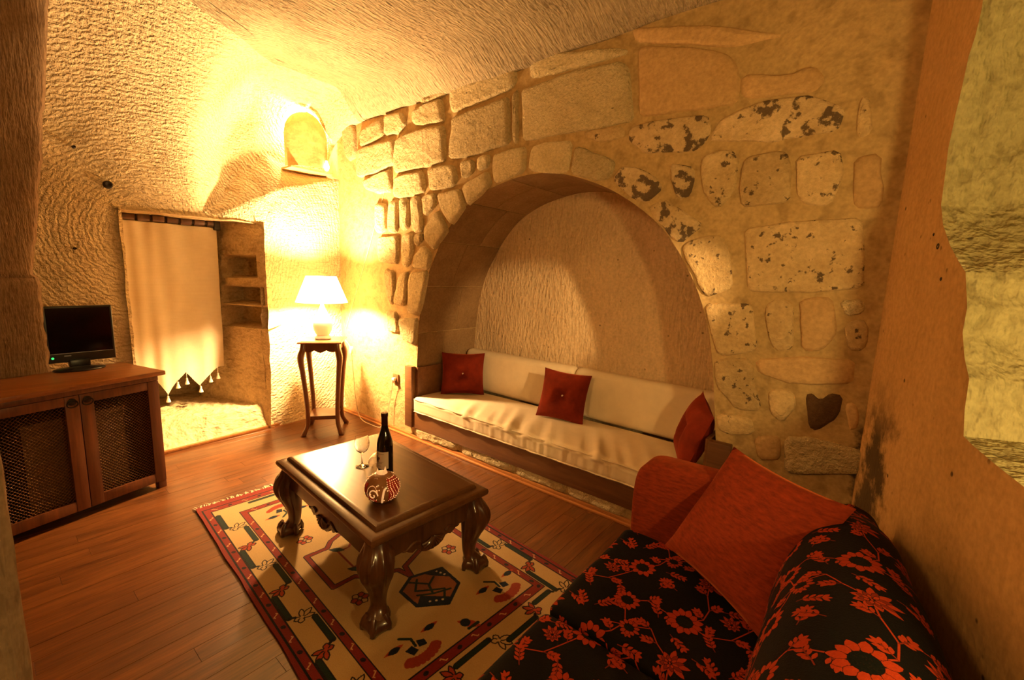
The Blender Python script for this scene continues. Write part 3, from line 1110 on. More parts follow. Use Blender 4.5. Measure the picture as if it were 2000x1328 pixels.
def z_top(x, y):
    z = 2.95 + .34 * (1 - sstep(.3, 1.35, y)) + .13 * sstep(1.2, 1.7, y) * (1 - sstep(2.2, 2.43, y)) * (1 - sstep(-4.2, -3.4, x)) + .02 * nz(x * 1.3, y * 1.3, 4)
    return z - .10 * sstep(2.15, 2.44, y) - .12 * sstep(-0.6, 0.3, x)


def block(y, z):
    """above a sloping ledge the wall is cut back; the ledge carries the sconce"""
    pl = [(1.20, 1.86), (1.29, 1.905), (1.60, 2.055), (1.93, 2.22), (2.38, 2.375), (2.6, 2.40)]
    pa = [(1.20, 1.87), (1.33, 1.93), (1.44, 2.07), (1.56, 2.235), (1.84, 2.52), (1.98, 2.47), (2.6, 2.45)]

    def at(tab):
        for (a0, b0), (a1, b1) in zip(tab[:-1], tab[1:]):
            if y <= a1:
                return lerp(b0, b1, (y - a0) / (a1 - a0))
        return tab[-1][1]
    if y <= 1.21:
        return 0.0
    zl, za = at(pl), at(pa)
    t = max(0, min(1, (z - zl) / max(.02, za - zl)))
    return -.20 * t * min(1, (y - 1.21) / .30)


def wl_point(y, r):
    """r in 0..1 lower wall (z 0..2.1), 1..2 up to the spring, 2..3 the curve into the ceiling"""
    s_ = sstep(1.2, 1.7, y)
    rx, rz = lerp(1.05, .5, s_), lerp(.84, .34, s_)
    zt = 2.95 + .34 * (1 - sstep(.3, 1.35, y)) + .13 * sstep(1.2, 1.7, y) * (1 - sstep(2.2, 2.43, y)) - .10 * sstep(2.15, 2.44, y)
    zsp = zt - rz
    if r <= 1:
        z = r * 2.1
        x = XL + block(y, z)
    elif r <= 2:
        z = lerp(2.1, zsp + .001, r - 1) if zsp > 2.1 else lerp(2.1, 2.1 + .002, r - 1)
        x = XL + block(y, z)
    else:
        th = (r - 2) * math.pi / 2
        B = block(y, 2.8)
        z0 = max(zsp, 2.1)
        z = z0 + (zt - z0) * math.sin(th)
        x = XL + B + (rx - B) * (1 - math.cos(th)) ** 1.0
    flare = .05 * max(0, 1 - z / .4)
    x += flare * sstep(1.6, 1.75, y) + (.022 * nz(y * 3, z * 3, 1) + .010 * nz(y * 9, z * 9, 2))
    return Vector((x, y, z))


ys = [-0.3 + .04 * k for k in range(26)] + [DY0] + [DY0 + (DY1 - DY0) * k / 16 for k in range(1, 17)] + [DY1 + (2.46 - DY1) * k / 44 for k in range(1, 45)]
ys = sorted(set(round(v, 4) for v in ys))
rs = [k * .05 / 2.1 for k in range(37)] + [DZ1 / 2.1] + [1.9 / 2.1, 1.95 / 2.1, 2.0 / 2.1, 2.05 / 2.1, 1.0] + [1 + k / 30 for k in range(1, 31)] + [2 + k / 14 for k in range(1, 15)]
rs = sorted(set(round(v, 5) for v in rs))
rcut = len(rs) - 2
for part, lo, hi in (('wall_left', 0, rcut), ('ceiling_curve', rcut, len(rs) - 1)):
    mb = MB()
    idx = {}
    vs, fs = [], []
    for j in range(lo, hi + 1):
        for i, y in enumerate(ys):
            p = wl_point(y, rs[j])
            # ragged edge round the doorway
            if abs(y - DY0) < .09 or abs(y - DY1) < .09 or abs(p.z - DZ1) < .09:
                p.y += .012 * nz(y * 8, p.z * 13, 7)
                p.z += .010 * nz(y * 13, p.z * 8, 9) if p.z > .1 else 0
            idx[(i, j)] = len(vs)
            vs.append(p)
    for j in range(lo, hi):
        for i in range(len(ys) - 1):
            ym, zm = (ys[i] + ys[i + 1]) / 2, rs[j] * 2.1 if rs[j] <= 1 else 9
            if DY0 < ym < DY1 and zm < DZ1 - .001:
                continue
            fs.append([idx[(i, j)], idx[(i + 1, j)], idx[(i + 1, j + 1)], idx[(i, j + 1)]])
    mb.add(vs, fs)
    if part == 'wall_left':
        wall_left = struct(mb.build(part, 'rock_left', angle=60))
    else:
        ceil_curve = mb


def ceil_pt(a, c):
    y = lerp(-2.35, YB + .03, c)
    s_ = sstep(1.2, 1.7, max(y, -.3))
    x0 = XL + lerp(1.05, .5, s_) - .09
    x = lerp(x0, 1.3, a)
    z = 2.95
    k = sstep(0, .15, a)
    z = lerp(2.953 + .34 * (1 - sstep(.3, 1.35, y)) + .13 * sstep(1.2, 1.7, y) * (1 - sstep(2.2, 2.43, y)) - .10 * sstep(2.15, 2.44, y), z_top(x, y), k) + .022 * nz(x * 3, y * 3, 1) * k
    return Vector((x, y, z))


ceil_curve.grid(ceil_pt, 70, 80)
ceiling = struct(ceil_curve.build('ceiling', 'rock_ceiling', angle=60))

for px, py in ((212, 360), (145, 286), (147, 485)):
    p = on_x(px, py, XL + .03)
    r_ = .022 if px == 212 else .008
    mb = MB()
    mb.lathe([(r_ * 1.25, -.03), (r_ * 1.1, 0), (r_ * .8, .004), (.001, -.004)], (0, 0, 0), 14, frame(p, (0, 1, 0), (0, 0, 1), (1, 0, 0)))
    mb.build('peg_hole', 'dark', wall_left)

# doorway passage: right jamb with three little carved shelves, left jamb, head, back
J0, J1 = Vector((XL + .075, DY1 + .028, 0)), Vector((-5.02, 1.37, 0))
jd = (J1 - J0)
jn = Vector((-jd.y, jd.x, 0)).normalized()
if jn.y < 0:
    jn = -jn
jl = jd.length
jdir = jd.normalized()


def jamb_sz(px, py):
    p = on_p(px, py, J0, jn)
    return (p - J0).dot(jdir), p.z


NICH = []
for (xa, ya, xb, yb) in ((437, 500, 499, 539), (437, 562, 514, 589), (437, 601, 521, 633)):
    s0, z1 = jamb_sz(xb, ya)
    s1, z0 = jamb_sz(xa, yb)
    NICH.append((s0, s1, z0, z1))


def jamb_pt(a, c):
    s_, z = a * jl, lerp(.0, DZ1 + .01, c)
    d = 0
    for k, (s0, s1, z0, z1) in enumerate(NICH):
        top = z1 - .02 * (1 - min(1, abs(s_ - (s0 + s1) / 2) / max(.01, (s1 - s0) / 2)))
        f = min(sstep(s0 - .012, s0 + .012, s_), 1 - sstep(s1 - .012, s1 + .012, s_), sstep(z0 - .01, z0 + .01, z), 1 - sstep(z1 - .02, z1 + .006, z))
        d = max(d, f * .2)
    d += .012 * nz(s_ * 7, z * 7, 5)
    d -= .03 * max(0, 1 - z / .5)
    p = J0 + jdir * s_ + jn * d
    return Vector((p.x, p.y, z))


mb = MB()
mb.grid(jamb_pt, 90, 150)
mb.grid(lambda a, c: Vector((lerp(XL + .02, -5.3, a), DY0 - .02 + .01 * nz(a * 5, c * 7), lerp(0, DZ1 + .01, c))), 12, 12)
mb.grid(lambda a, c: Vector((lerp(XL + .02, -5.3, a), lerp(DY0 - .05, DY1 + .05, c), DZ1 + .012 * nz(a * 5, c * 7) + .02 * a)), 12, 12)
mb.grid(lambda a, c: Vector((-5.25, lerp(DY0 - .1, DY1 + .1, a), lerp(0, DZ1 + .1, c))), 6, 6)
struct(mb.build('door_1', 'rock_doorway', angle=60))


def sill_pt(a, c):
    y = lerp(.60, 1.70, c)
    wd = lerp(.34, .10, sstep(.8, 1.66, y))
    x = lerp(-4.165, -5.2, a ** 1.7)
    z = .005 + .20 * sstep(0, 1, (-4.165 - x) / wd)
    z += (.014 * nz(x * 16, y * 16, 3) + .010 * nz(x * 40, y * 40, 8)) * sstep(.0, .06, -4.165 - x)
    return Vector((x - .02 * sstep(1.1, 1.6, y), y, z))


mb = MB()
mb.grid(sill_pt, 70, 80)
struct(mb.build('floor_threshold', 'rock_doorway'))

# ------------------------------------------------------------------ right wall with its lit recess
RP0, RD, RN = Vector((.07, YB, 0)), Vector((.227, -.974, 0)).normalized(), Vector((.974, .227, 0)).normalized()
REC_PX = [(1928, -60), (1917, 20), (1905, 70), (1892, 110), (1880, 165), (1866, 225), (1852, 290), (1846, 340), (1838, 400), (1842, 440), (1856, 480), (1872, 510), (1886, 532), (1889, 600), (1880, 650), (1884, 700), (1893, 740), (1884, 800), (1882, 852), (1900, 870), (1950, 912), (2000, 951), (2060, 992)]
rec = []
for px, py in REC_PX:
    p = on_p(px, py, RP0, RN)
    rec.append(((p - RP0).dot(RD), p.z))
zs = rec[-1][1]
rec_hole = [(s_, z) for s_, z in rec] + [(2.6, zs), (2.6, 2.62), (rec[0][0], 2.62)]
RW = lambda s_, z: RP0 + RD * s_ + Vector((0, 0, z))
mb = fill_wall('wall_right', [(-.05, 0), (4.7, 0), (4.7, 3.4), (-.05, 3.4)], rec_hole, RW, 'rock_right')
# reveal of the recess
n = len(rec_hole)
dep = .95


def reveal(k0, k1, nd_, mb_, splay=(0, 0)):
    def f(a, c):
        t = a * (k1 - k0)
        i0 = min(int(t), k1 - k0 - 1)
        q0, q1 = rec_hole[k0 + i0], rec_hole[(k0 + i0 + 1) % n]
        s_, z = lerp(q0[0], q1[0], t - i0), lerp(q0[1], q1[1], t - i0)
        j = .022 * nz(z * 11 + s_ * 5, c * 7, 2) + .012 * nz(z * 25, c * 16 + s_ * 9, 3)
        k = sstep(0, .12, c)
        p = RW(s_ + splay[0] * c + j * k, z + splay[1] * c + j * .4 * k) + RN * (c * dep)
        return p
    mb_.grid(f, (k1 - k0) * 4, nd_)


mb2 = MB()
reveal(0, 18, 24, mb2)
mb3 = MB()
reveal(18, n - 3, 10, mb2, (0, .05))
reveal(n - 3, n - 2, 4, mb2)
reveal(n - 2, n - 1, 4, mb2)
mb2.grid(lambda a, c: RW(lerp(.2, 2.8, a), lerp(.9, 2.8, c)) + RN * dep, 8, 8)
wall_right = struct(mb.build('wall_right', 'rock_right', smooth=False))
mb2.build('recess', 'rock_jamb', wall_right, angle=60)
for px, py, r_ in ((1832, 481, .010), (1824, 458, .005), (1838, 545, .006)):
    p = on_p(px, py, RP0, RN)
    mb = MB()
    mb.lathe([(r_ * 1.2, -.02), (r_, .001), (r_ * .7, .002), (.001, -.002)], (0, 0, 0), 14, frame(p, RD, (0, 0, 1), -RN))
    mb.build('pit', 'dark', wall_right)

# ------------------------------------------------------------------ left pier, near jamb and the walls behind the camera
def pier_pt(a, c):
    z = c * 3.45
    # arris: plain below the springing, leaning out above it
    e = .282 if z < 1.385 else lerp(.255, .46, ((z - 1.385) / 1.6) ** .9)
    e += .012 * nz(z * 5, 1, 1) + .008 * nz(z * 17, 2, 1)
    foot = [(-4.45, e - .52), (-4.22, e - .36), (-4.05, e - .20), (-3.94, e - .08), (-3.895, e - .005), (-3.88, e - .02), (-3.88, e - .3), (-3.87, -.7), (-3.86, -1.3)]
    t = a * (len(foot) - 1)
    k = min(int(t), len(foot) - 2)
    x, y = lerp(foot[k][0], foot[k + 1][0], t - k), lerp(foot[k][1], foot[k + 1][1], t - k)
    g = .018 * math.exp(-((z - 1.385) / .012) ** 2)
    x -= g
    x += .010 * nz(y * 6, z * 6, 6)
    return Vector((x, y, z))


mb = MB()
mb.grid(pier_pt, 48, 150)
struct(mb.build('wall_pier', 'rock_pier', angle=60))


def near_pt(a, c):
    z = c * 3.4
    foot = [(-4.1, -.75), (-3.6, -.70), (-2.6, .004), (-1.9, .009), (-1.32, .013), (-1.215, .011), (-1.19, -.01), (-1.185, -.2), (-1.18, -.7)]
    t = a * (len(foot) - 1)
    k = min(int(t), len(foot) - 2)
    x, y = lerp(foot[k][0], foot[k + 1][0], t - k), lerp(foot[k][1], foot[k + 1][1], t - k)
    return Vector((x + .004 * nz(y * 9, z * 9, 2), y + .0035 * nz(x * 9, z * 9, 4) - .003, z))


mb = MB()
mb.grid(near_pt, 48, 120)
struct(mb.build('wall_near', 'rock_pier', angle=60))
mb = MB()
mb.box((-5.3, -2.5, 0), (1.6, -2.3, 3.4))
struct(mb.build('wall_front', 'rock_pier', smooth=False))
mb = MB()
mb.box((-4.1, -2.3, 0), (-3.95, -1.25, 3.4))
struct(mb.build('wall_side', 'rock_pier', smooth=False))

# skirting strips
mb = MB()
mb.box((-4.26, YB - .030, 0), (0.10, YB, .030), bev=.008)
struct(mb.build('baseboard_back', 'trim'))
mb = MB()
mb.box((-4.26, YB - .052, 0), (0.10, YB - .030, .014), bev=.004)
struct(mb.build('trim_1', 'trim'))
A_, B_ = Vector((-4.165, .60, 0)), Vector((-4.262, 2.39, 0))
d_ = (B_ - A_).normalized()
mb = MB()
mb.box((0, 0, 0), ((B_ - A_).length, .035, .024), frame(A_, d_, (d_.y, -d_.x, 0)), bev=.006)
struct(mb.build('baseboard_left', 'trim'))

# ------------------------------------------------------------------ built-in bench in the alcove
bench = thing('alcove_sofa', 'long cream cushioned sofa with wooden arms built into the arched stone alcove', 'sofa', (-1.8, 2.7, .12))
mb = MB(); mb.box((-3.12, 2.405, .105), (-.44, 2.437, .255), bev=.004); mb.build('rail', 'bench', bench)
for xa, xb, pa, pb in ((-3.125, -3.03, -3.03, -3.0), (-.55, -.44, -.575, -.55)):
    mb = MB(); mb.box((xa, 2.39, .105), (xb, 2.437, .662), bev=.004); mb.build('arm_post', 'bench', bench)
    mb = MB(); mb.box((pa, 2.437, .125), (pb, 3.02, .655), bev=.003); mb.build('arm_panel', 'bench', bench)
mb = MB(); mb.box((-2.99, 2.445, .125), (-.585, 3.1, .25)); mb.build('base', 'bench', bench, smooth=False)


def soft_box(mb_, lo, hi, r, nx, ny, nz_, wr):
    """cushion: rounded box whose surface is pushed by wr(x,y,z,normal)"""
    cx_, cy_, cz_ = [(a + c) / 2 for a, c in zip(lo, hi)]
    hx, hy, hz = [(c - a) / 2 for a, c in zip(lo, hi)]

    def rnd(p):
        q = [max(-(h - r), min(h - r, v)) for v, h in zip(p, (hx, hy, hz))]
        d = Vector([v - w_ for v, w_ in zip(p, q)])
        if d.length > 1e-9:
            d.normalize()
            p = Vector(q) + d * r
        else:
            p = Vector(p)
        w = Vector((cx_, cy_, cz_)) + p
        return w + d * wr(w, d)
    faces = (((0, 1, 2), 1, nx, ny), ((0, 1, 2), -1, nx, ny), ((0, 2, 1), 1, nx, nz_), ((0, 2, 1), -1, nx, nz_), ((1, 2, 0), 1, ny, nz_), ((1, 2, 0), -1, ny, nz_))
    hs = (hx, hy, hz)
    for (ia, ib, ic), sg, na, nb in faces:
        def f(a, c):
            def tt(t, h):
                e = r / (2 * h)
                # finer near the rounded rim
                return t
            v = [0, 0, 0]
            v[ia] = (2 * tt(a, hs[ia]) - 1) * hs[ia]
            v[ib] = (2 * tt(c, hs[ib]) - 1) * hs[ib]
            v[ic] = sg * hs[ic]
            return rnd(v)
        mb_.grid(f, na, nb)
    bmesh.ops.remove_doubles(mb_.bm, verts=mb_.bm.verts[:], dist=1e-5)


def seat_wr(w, d):
    k = 0
    if d.z > .1:
        k += .008 * nz(w.x * 1.7, w.y * 3, 1)
        fr = sstep(2.97, 2.45, w.y) if False else max(0, min(1, (2.85 - w.y) / .4))
        k += (.020 * nz((w.x + .55 * w.y) * 11, w.y * 1.2, 3)) * fr * sstep(-2.7, -2.2, w.x) * 1.4
    elif d.y < -.5:
        k += .006 * nz(w.x * 30 + 3 * nz(w.x * 2.5, 0, 1), w.z * 5, 5) * sstep(-2.7, -2.2, w.x)
    return k


mb = MB()
soft_box(mb, (-3.01, 2.385, .252), (-.565, 2.985, .392), .035, 220, 46, 14, seat_wr)
seat = mb.build('seat_mattress', 'linen', bench, angle=80)
for zz in (.378, .268):
    mb = MB()
    mb.tube([(lerp(-2.99, -.585, k / 60), 2.388 - .004 * math.sin(k), zz + .004 * nz(k * .6, 1)) for k in range(61)], .0055, 6)
    mb.build('piping', 'linen', seat)
for xa, xb in ((-2.995, -1.765), (-1.755, -.60)):
    mb = MB()
    soft_box(mb, (xa, 2.985, .385), (xb, 3.10, .765), .045, 60, 12, 26, lambda w, d: .006 * nz(w.x * 2, w.z * 5, 2))
    for v in mb.bm.verts:
        v.co.y += (v.co.z - .385) * .12
    mb.build('back_cushion', 'linen', bench, angle=80)


def throw_pillow(label, center, nrm, up, w, h, t, mat, dimple=.03, flange=.07, cat='pillow', group=None, button=True, seedv=0.0, name='throw_pillow'):
    nrm = Vector(nrm).normalized()
    up = Vector(up)
    up = (up - nrm * up.dot(nrm)).normalized()
    ex = up.cross(nrm)
    T = frame(center, ex, up, nrm)
    root = thing(name, label, cat, Vector(center) - up * h * .5, group)
    mb_ = MB()
    pillow_mesh(mb_, w, h, t, T, dimple, flange, 26, seedv)
    mb_.build('cushion_cover', mat, root, angle=80)
    if button:
        mb_ = MB()
        zc = t / 2 - dimple * 1.28
        mb_.lathe([(.001, .006), (.006, .005), (.009, .001), (.008, -.006)][::-1], (0, 0, zc + .004), 14, T)
        mb_.build('button', 'button', root)
    return root


throw_pillow('dark red velvet pillow in the shaded left corner of the alcove sofa', (-2.80, 2.80, .578), (.66, -.72, .22), (0, 0, 1), .40, .39, .16, 'velvet', dimple=.042, seedv=1.0, group='buttoned velvet pillows on the alcove sofa')
throw_pillow('red velvet pillow with a button at the middle of the alcove sofa', (-1.735, 2.845, .575), (.22, -.92, .30), (.05, 0, 1), .39, .39, .16, 'velvet', dimple=.042, seedv=5.0, group='buttoned velvet pillows on the alcove sofa')
throw_pillow('orange lit velvet pillow propped against the right arm of the alcove sofa', (-.70, 2.66, .60), (-.86, -.42, .30), (.20, -.05, 1), .41, .41, .15, 'velvet', dimple=.042, seedv=9.0, group='buttoned velvet pillows on the alcove sofa')

# ------------------------------------------------------------------ rug
RO = Vector((-3.05, .75, 0)); ra = math.radians(-4.2)
RE1, RE2 = Vector((math.cos(ra), math.sin(ra), 0)), Vector((-math.sin(ra), math.cos(ra), 0))
rug = thing('rug', 'cream wool rug with red and green floral borders under the coffee table', 'rug', RO + RE1 * 1.07 + RE2 * .6)
mb = MB()


def rug_pt(a, c):
    u, v = a * 2.15 + .02, c * 1.19
    e = .008 * nz(u * 4, c * 3, 2) * (1 if c in (0, 1) else .6)
    p = RO + RE1 * u + RE2 * (v + e)
    return Vector((p.x, p.y, .012 + .002 * nz(u * 3, v * 3, 5)))


vs0, fs0 = mb.grid(rug_pt, 90, 50)
ring_idx = [i for i in range(91)] + [j * 91 + 90 for j in range(1, 51)] + [50 * 91 + i for i in range(89, -1, -1)] + [j * 91 for j in range(49, 0, -1)]
low = [mb.bm.verts.new((vs0[i].co.x, vs0[i].co.y, .0015)) for i in ring_idx]
for k in range(len(ring_idx)):
    k2 = (k + 1) % len(ring_idx)
    mb.bm.faces.new([vs0[ring_idx[k]], vs0[ring_idx[k2]], low[k2], low[k]])


def rug_uv(co, f):
    d = co - RO
    return ((d.dot(RE1) - .02) / 2.15, d.dot(RE2) / 1.19)


mb.build('pile', 'rug', rug, uvfn=rug_uv, angle=50)
mb = MB()
for k in range(110):
    v = k / 109 * 1.18
    p = RO + RE1 * .03 + RE2 * v
    L = rng.uniform(.035, .06)
    dv = rng.uniform(-.02, .02)
    q = p - RE1 * L + RE2 * dv
    mb.tube([p + Vector((0, 0, .008)), p.lerp(q, .5) + Vector((0, 0, rng.uniform(.008, .016))), q + Vector((0, 0, .004))], lambda t: lerp(.004, .0025, t), 5)
stuff(mb.build('fringe', 'fringe', rug))

# ------------------------------------------------------------------ coffee table
TC, ta = Vector((-1.881, 1.257, 0)), math.radians(-4.3)
TX, TY = Vector((math.cos(ta), math.sin(ta), 0)), Vector((-math.sin(ta), math.cos(ta), 0))
TT = frame(TC, TX, TY)
TL, TW = 1.035, .64
ZR = .0145
table = thing('coffee_table', 'dark walnut coffee table with carved claw feet standing on the rug', 'table', TC + Vector((0, 0, ZR)))
mb = MB()
prof = [(-.028, .402), (-.010, .404), (-.002, .414), (0, .426), (-.004, .438), (-.016, .444), (-.05, .444)]
mb.rings([[(sx * (TL / 2 + o), sy * (TW / 2 + o), z) for sx, sy in ((-1, -1), (1, -1), (1, 1), (-1, 1))] for o, z in prof], T=TT)
mb.build('top_slab', 'table', table, angle=30)
mb = MB()
prof = [(-.045, .4445), (-.046, .452), (-.052, .460), (-.062, .464), (-.075, .464)]
mb.rings([[(sx * (TL / 2 + o), sy * (TW / 2 + o), z) for sx, sy in ((-1, -1), (1, -1), (1, 1), (-1, 1))] for o, z in prof], T=TT)
mb.build('raised_panel', 'table', table, angle=30)


def apron_poly(L):
    h = L / 2
    half = [(.0, .155), (.035, .152), (.06, .140), (.075, .120), (.09, .118), (.105, .126), (.125, .116), (.145, .100), (h * .62, .098), (h * .8, .10), (h, .105)]
    bot = [(-x, .404 - d) for x, d in reversed(half[1:])] + [(x, .404 - d) for x, d in half]
    return [(-h, .404)] + bot + [(h, .404)]


for L, ex, ey, off in ((TL - .16, TX, TY, TW / 2 - .03), (TL - .16, TX, -TY, TW / 2 - .03), (TW - .16, TY, TX, TL / 2 - .03), (TW - .16, TY, -TX, TL / 2 - .03)):
    T = frame(TC + ey * (off - .028), ex, (0, 0, 1), ey)
    mb = MB(); mb.prism(apron_poly(L), .026, T)
    ap = mb.build('apron', 'carved', table, angle=30)
    mb = MB()   # carved shell at the middle
    T2 = frame(TC + ey * (off - .003), ex, (0, 0, 1), ey)
    for k in range(-4, 5):
        a = k * .30
        c_ = Vector((math.sin(a) * .048, .292 - math.cos(a) * .022 + .022, .0))
        pts = [T2 @ Vector((math.sin(a) * r_, .315 - math.cos(a) * r_ * .95, .002 + .010 * math.sin(math.pi * min(1, r_ / .062)))) for r_ in (.006, .02, .036, .05, .060)]
        mb.tube(pts, lambda t: lerp(.003, .008, t), 7)
    for s_ in (-1, 1):
        pts = [T2 @ Vector((s_ * (.07 + .085 * t), .312 + .010 * math.sin(t * 5.5), .001)) for t in [i / 10 for i in range(11)]]
        mb.tube(pts, lambda t: lerp(.009, .004, t), 7)
    mb.build('carved_shell', 'carved', ap)


def claw_leg(mb_, T, H0, n=40):
    """cabriole leg: local x points outwards along the table's diagonal"""
    keys = [(.404, -.070, .048, 0), (.375, -.064, .054, .3), (.340, -.054, .065, 1), (.300, -.048, .070, 1), (.255, -.052, .065, 1), (.205, -.064, .051, .5), (.155, -.074, .039, .12), (.110, -.076, .033, 0), (.085, -.068, .037, .1), (.066, -.056, .046, .6)]
    R_ = []
    for z, off, r, fl in catmull(keys, n):
        fl = max(0, fl)
        ring = []
        for j in range(40):
            th = 2 * math.pi * j / 40
            rr = r * (1 + .12 * fl * math.cos(9 * th) * (1 if abs(math.atan2(math.sin(th), math.cos(th))) < 2.2 else .3))
            ring.append((off + rr * math.cos(th), rr * math.sin(th), z))
        R_.append(ring)
    mb_.rings(R_, T=T)


def claw_foot(mb_, T, z0):
    R_ = []
    for k in range(15):
        t = k / 14
        z = lerp(z0, .078, t)
        ring = []
        for j in range(44):
            th = 2 * math.pi * j / 44
            prof_ = math.sin(math.pi * min(1, max(.0, (t * .80 + .20)))) ** .55
            base = .058 * prof_ + .004
            toe = .5 + .5 * math.cos(5 * (th))
            fwd = 1 + .16 * math.cos(th) * (1 - t)
            rr = base * (.84 + .20 * toe ** 1.5) * fwd
            ring.append((-.050 + rr * math.cos(th), rr * math.sin(th), z))
        R_.append(ring)
    mb_.rings(R_, T=T)
    for k in range(-2, 3):
        th = k * 2 * math.pi / 5
        ca, sa = math.cos(th), math.sin(th)
        pts = [T @ Vector((-.050 + r_ * ca * (1.12 if k == 0 else 1), r_ * sa, z)) for r_, z in ((.038, .080), (.051, .062), (.058, .040), (.058, .020), (.056, ZR + .006))]
        mb_.tube(pts, lambda t: .0125 - .005 * abs(t - .5), 8)


for sx, sy in ((-1, -1), (1, -1), (1, 1), (-1, 1)):
    dg = (TX * sx + TY * sy).normalized()
    per = Vector((-dg.y, dg.x, 0))
    corner = TC + TX * (sx * (TL / 2 - .012)) + TY * (sy * (TW / 2 - .012))
    T = frame(corner, dg, per)
    mb = MB()
    claw_leg(mb, T, .40)
    leg = mb.build('leg', 'carved', table, angle=60)
    mb = MB()
    claw_foot(mb, T, ZR)
    mb.build('claw_foot', 'carved', leg, angle=60)

# ------------------------------------------------------------------ things on the coffee table
ZT_ = .4645
bx, by = -1.792, 1.247
bottle = thing('wine_bottle', 'dark wine bottle with a pale label standing on the coffee table', 'bottle', (bx, by, ZT_))
mb = MB()
mb.lathe([(.006, .006), (.033, .001), (.0385, .006), (.040, .02), (.040, .155), (.0385, .18), (.033, .205), (.024, .232), (.0175, .255), (.0155, .275), (.0150, .322)], (bx, by, ZT_), 40)
mb.build('body', 'wineglass_dark', bottle, angle=60)
mb = MB()
mb.lathe([(.0158, .258), (.0162, .262), (.0160, .312), (.0176, .314), (.0176, .328), (.0165, .3315), (.002, .332)], (bx, by, ZT_), 32)
mb.build('foil_cap', 'foil', bottle, angle=50)
lc = math.atan2(-by, -bx) - .62          # label turned to the left as seen from the doorway


def arc_panel(mb_, r, a0, a1, z0, z1, n=18, c=(bx, by)):
    mb_.grid(lambda a, q: Vector((c[0] + r * math.cos(lerp(a0, a1, a)), c[1] + r * math.sin(lerp(a0, a1, a)), ZT_ + lerp(z0, z1, q))), n, 1)


mb = MB(); arc_panel(mb, .0405, lc - 1.15, lc + 1.05, .052, .140)
lab = mb.build('label_paper', 'label', bottle)
mb = MB()
for k in range(14):
    a = lc - .35 + rng.uniform(-.26, .26)
    z = .105 + rng.uniform(-.014, .012)
    ring = [Vector((bx + .0411 * math.cos(a + .10 * math.cos(t)), by + .0411 * math.sin(a + .10 * math.cos(t)), ZT_ + z + .0042 * math.sin(t))) for t in [2 * math.pi * i_ / 10 for i_ in range(10)]]
    mb.add(ring, [list(range(10))])
mb.build('grape_emblem', 'ink', lab)
for z, a0, a1 in ((.086, -.5, .35), (.080, -.4, .25), (.128, -.6, .5), (.066, -.3, .15)):
    mb = MB()
    arc_panel(mb, .0411, lc + a0, lc + a1, z, z + .0022)
    mb.build('print_line', 'ink_grey', lab)

GP = [(.001, .0), (.034, .0), (.0345, .002), (.020, .006), (.008, .011), (.0042, .018), (.0038, .05), (.0045, .068), (.012, .076), (.028, .090), (.0375, .112), (.039, .130), (.036, .150), (.0325, .166),
      (.0318, .166), (.0350, .150), (.0378, .130), (.0362, .112), (.0268, .0915), (.011, .0785), (.001, .0765)]


def wine_glass(label, T, base):
    r_ = thing('wine_glass', label, 'glass', base, 'stemmed wine glasses on the coffee table')
    q = MB(); q.lathe(GP[:8] + [(.001, .0685)], (0, 0, 0), 32, T); q.build('stem_foot', 'glass', r_, angle=60)
    q = MB(); q.lathe([(.001, .0688), (.0048, .0690)] + GP[8:], (0, 0, 0), 36, T); q.build('bowl', 'glass', r_, angle=60)
    return r_


wine_glass('empty stemmed wine glass standing upright left of the dark bottle', Matrix.Translation((-1.968, 1.228, ZT_ + .0006)), (-1.968, 1.228, ZT_))
axis = Vector((.56, -.83, 0)).normalized()
mouth = Vector((-1.905, 1.262, 0))
tilt = math.atan2(.039 - .0345, .13)
ez_ = (axis * math.cos(tilt) - Vector((0, 0, 1)) * math.sin(tilt)).normalized()
ex_ = Vector((axis.y, -axis.x, 0)).normalized()
ey_ = ez_.cross(ex_)
foot_c = mouth - axis * .160
foot_c.z = ZT_ + .0362
wine_glass('wine glass lying on its side behind the dark bottle', frame(foot_c, ex_, ey_, ez_), (foot_c.x, foot_c.y, ZT_))

gx, gy = -1.600, 1.098
gourd = thing('gourd_lamp', 'small round red gourd lantern with glowing beads on the coffee table', 'lamp', (gx, gy, ZT_))
GPR = [(.018, .0), (.040, .003), (.060, .016), (.0735, .038), (.078, .060), (.075, .084), (.062, .106), (.043, .121), (.026, .129)]
mb = MB()
mb.lathe(GPR, (gx, gy, ZT_), 48)
M['gourd'] = plain('gourd_skin', (0.30, 0.13, 0.05), 0.18, vary=0.3)
body = mb.build('shell', 'gourd', gourd, angle=70)


def g_pt(th, z, off=0.0):
    for (r0, z0), (r1, z1) in zip(GPR[:-1], GPR[1:]):
        if z <= z1:
            r_ = lerp(r0, r1, (z - z0) / (z1 - z0))
            break
    nrm = Vector((r_ * math.cos(th), r_ * math.sin(th), (z - .06) * 1.0)).normalized()
    return Vector((gx + r_ * math.cos(th), gy + r_ * math.sin(th), ZT_ + z)) + nrm * off


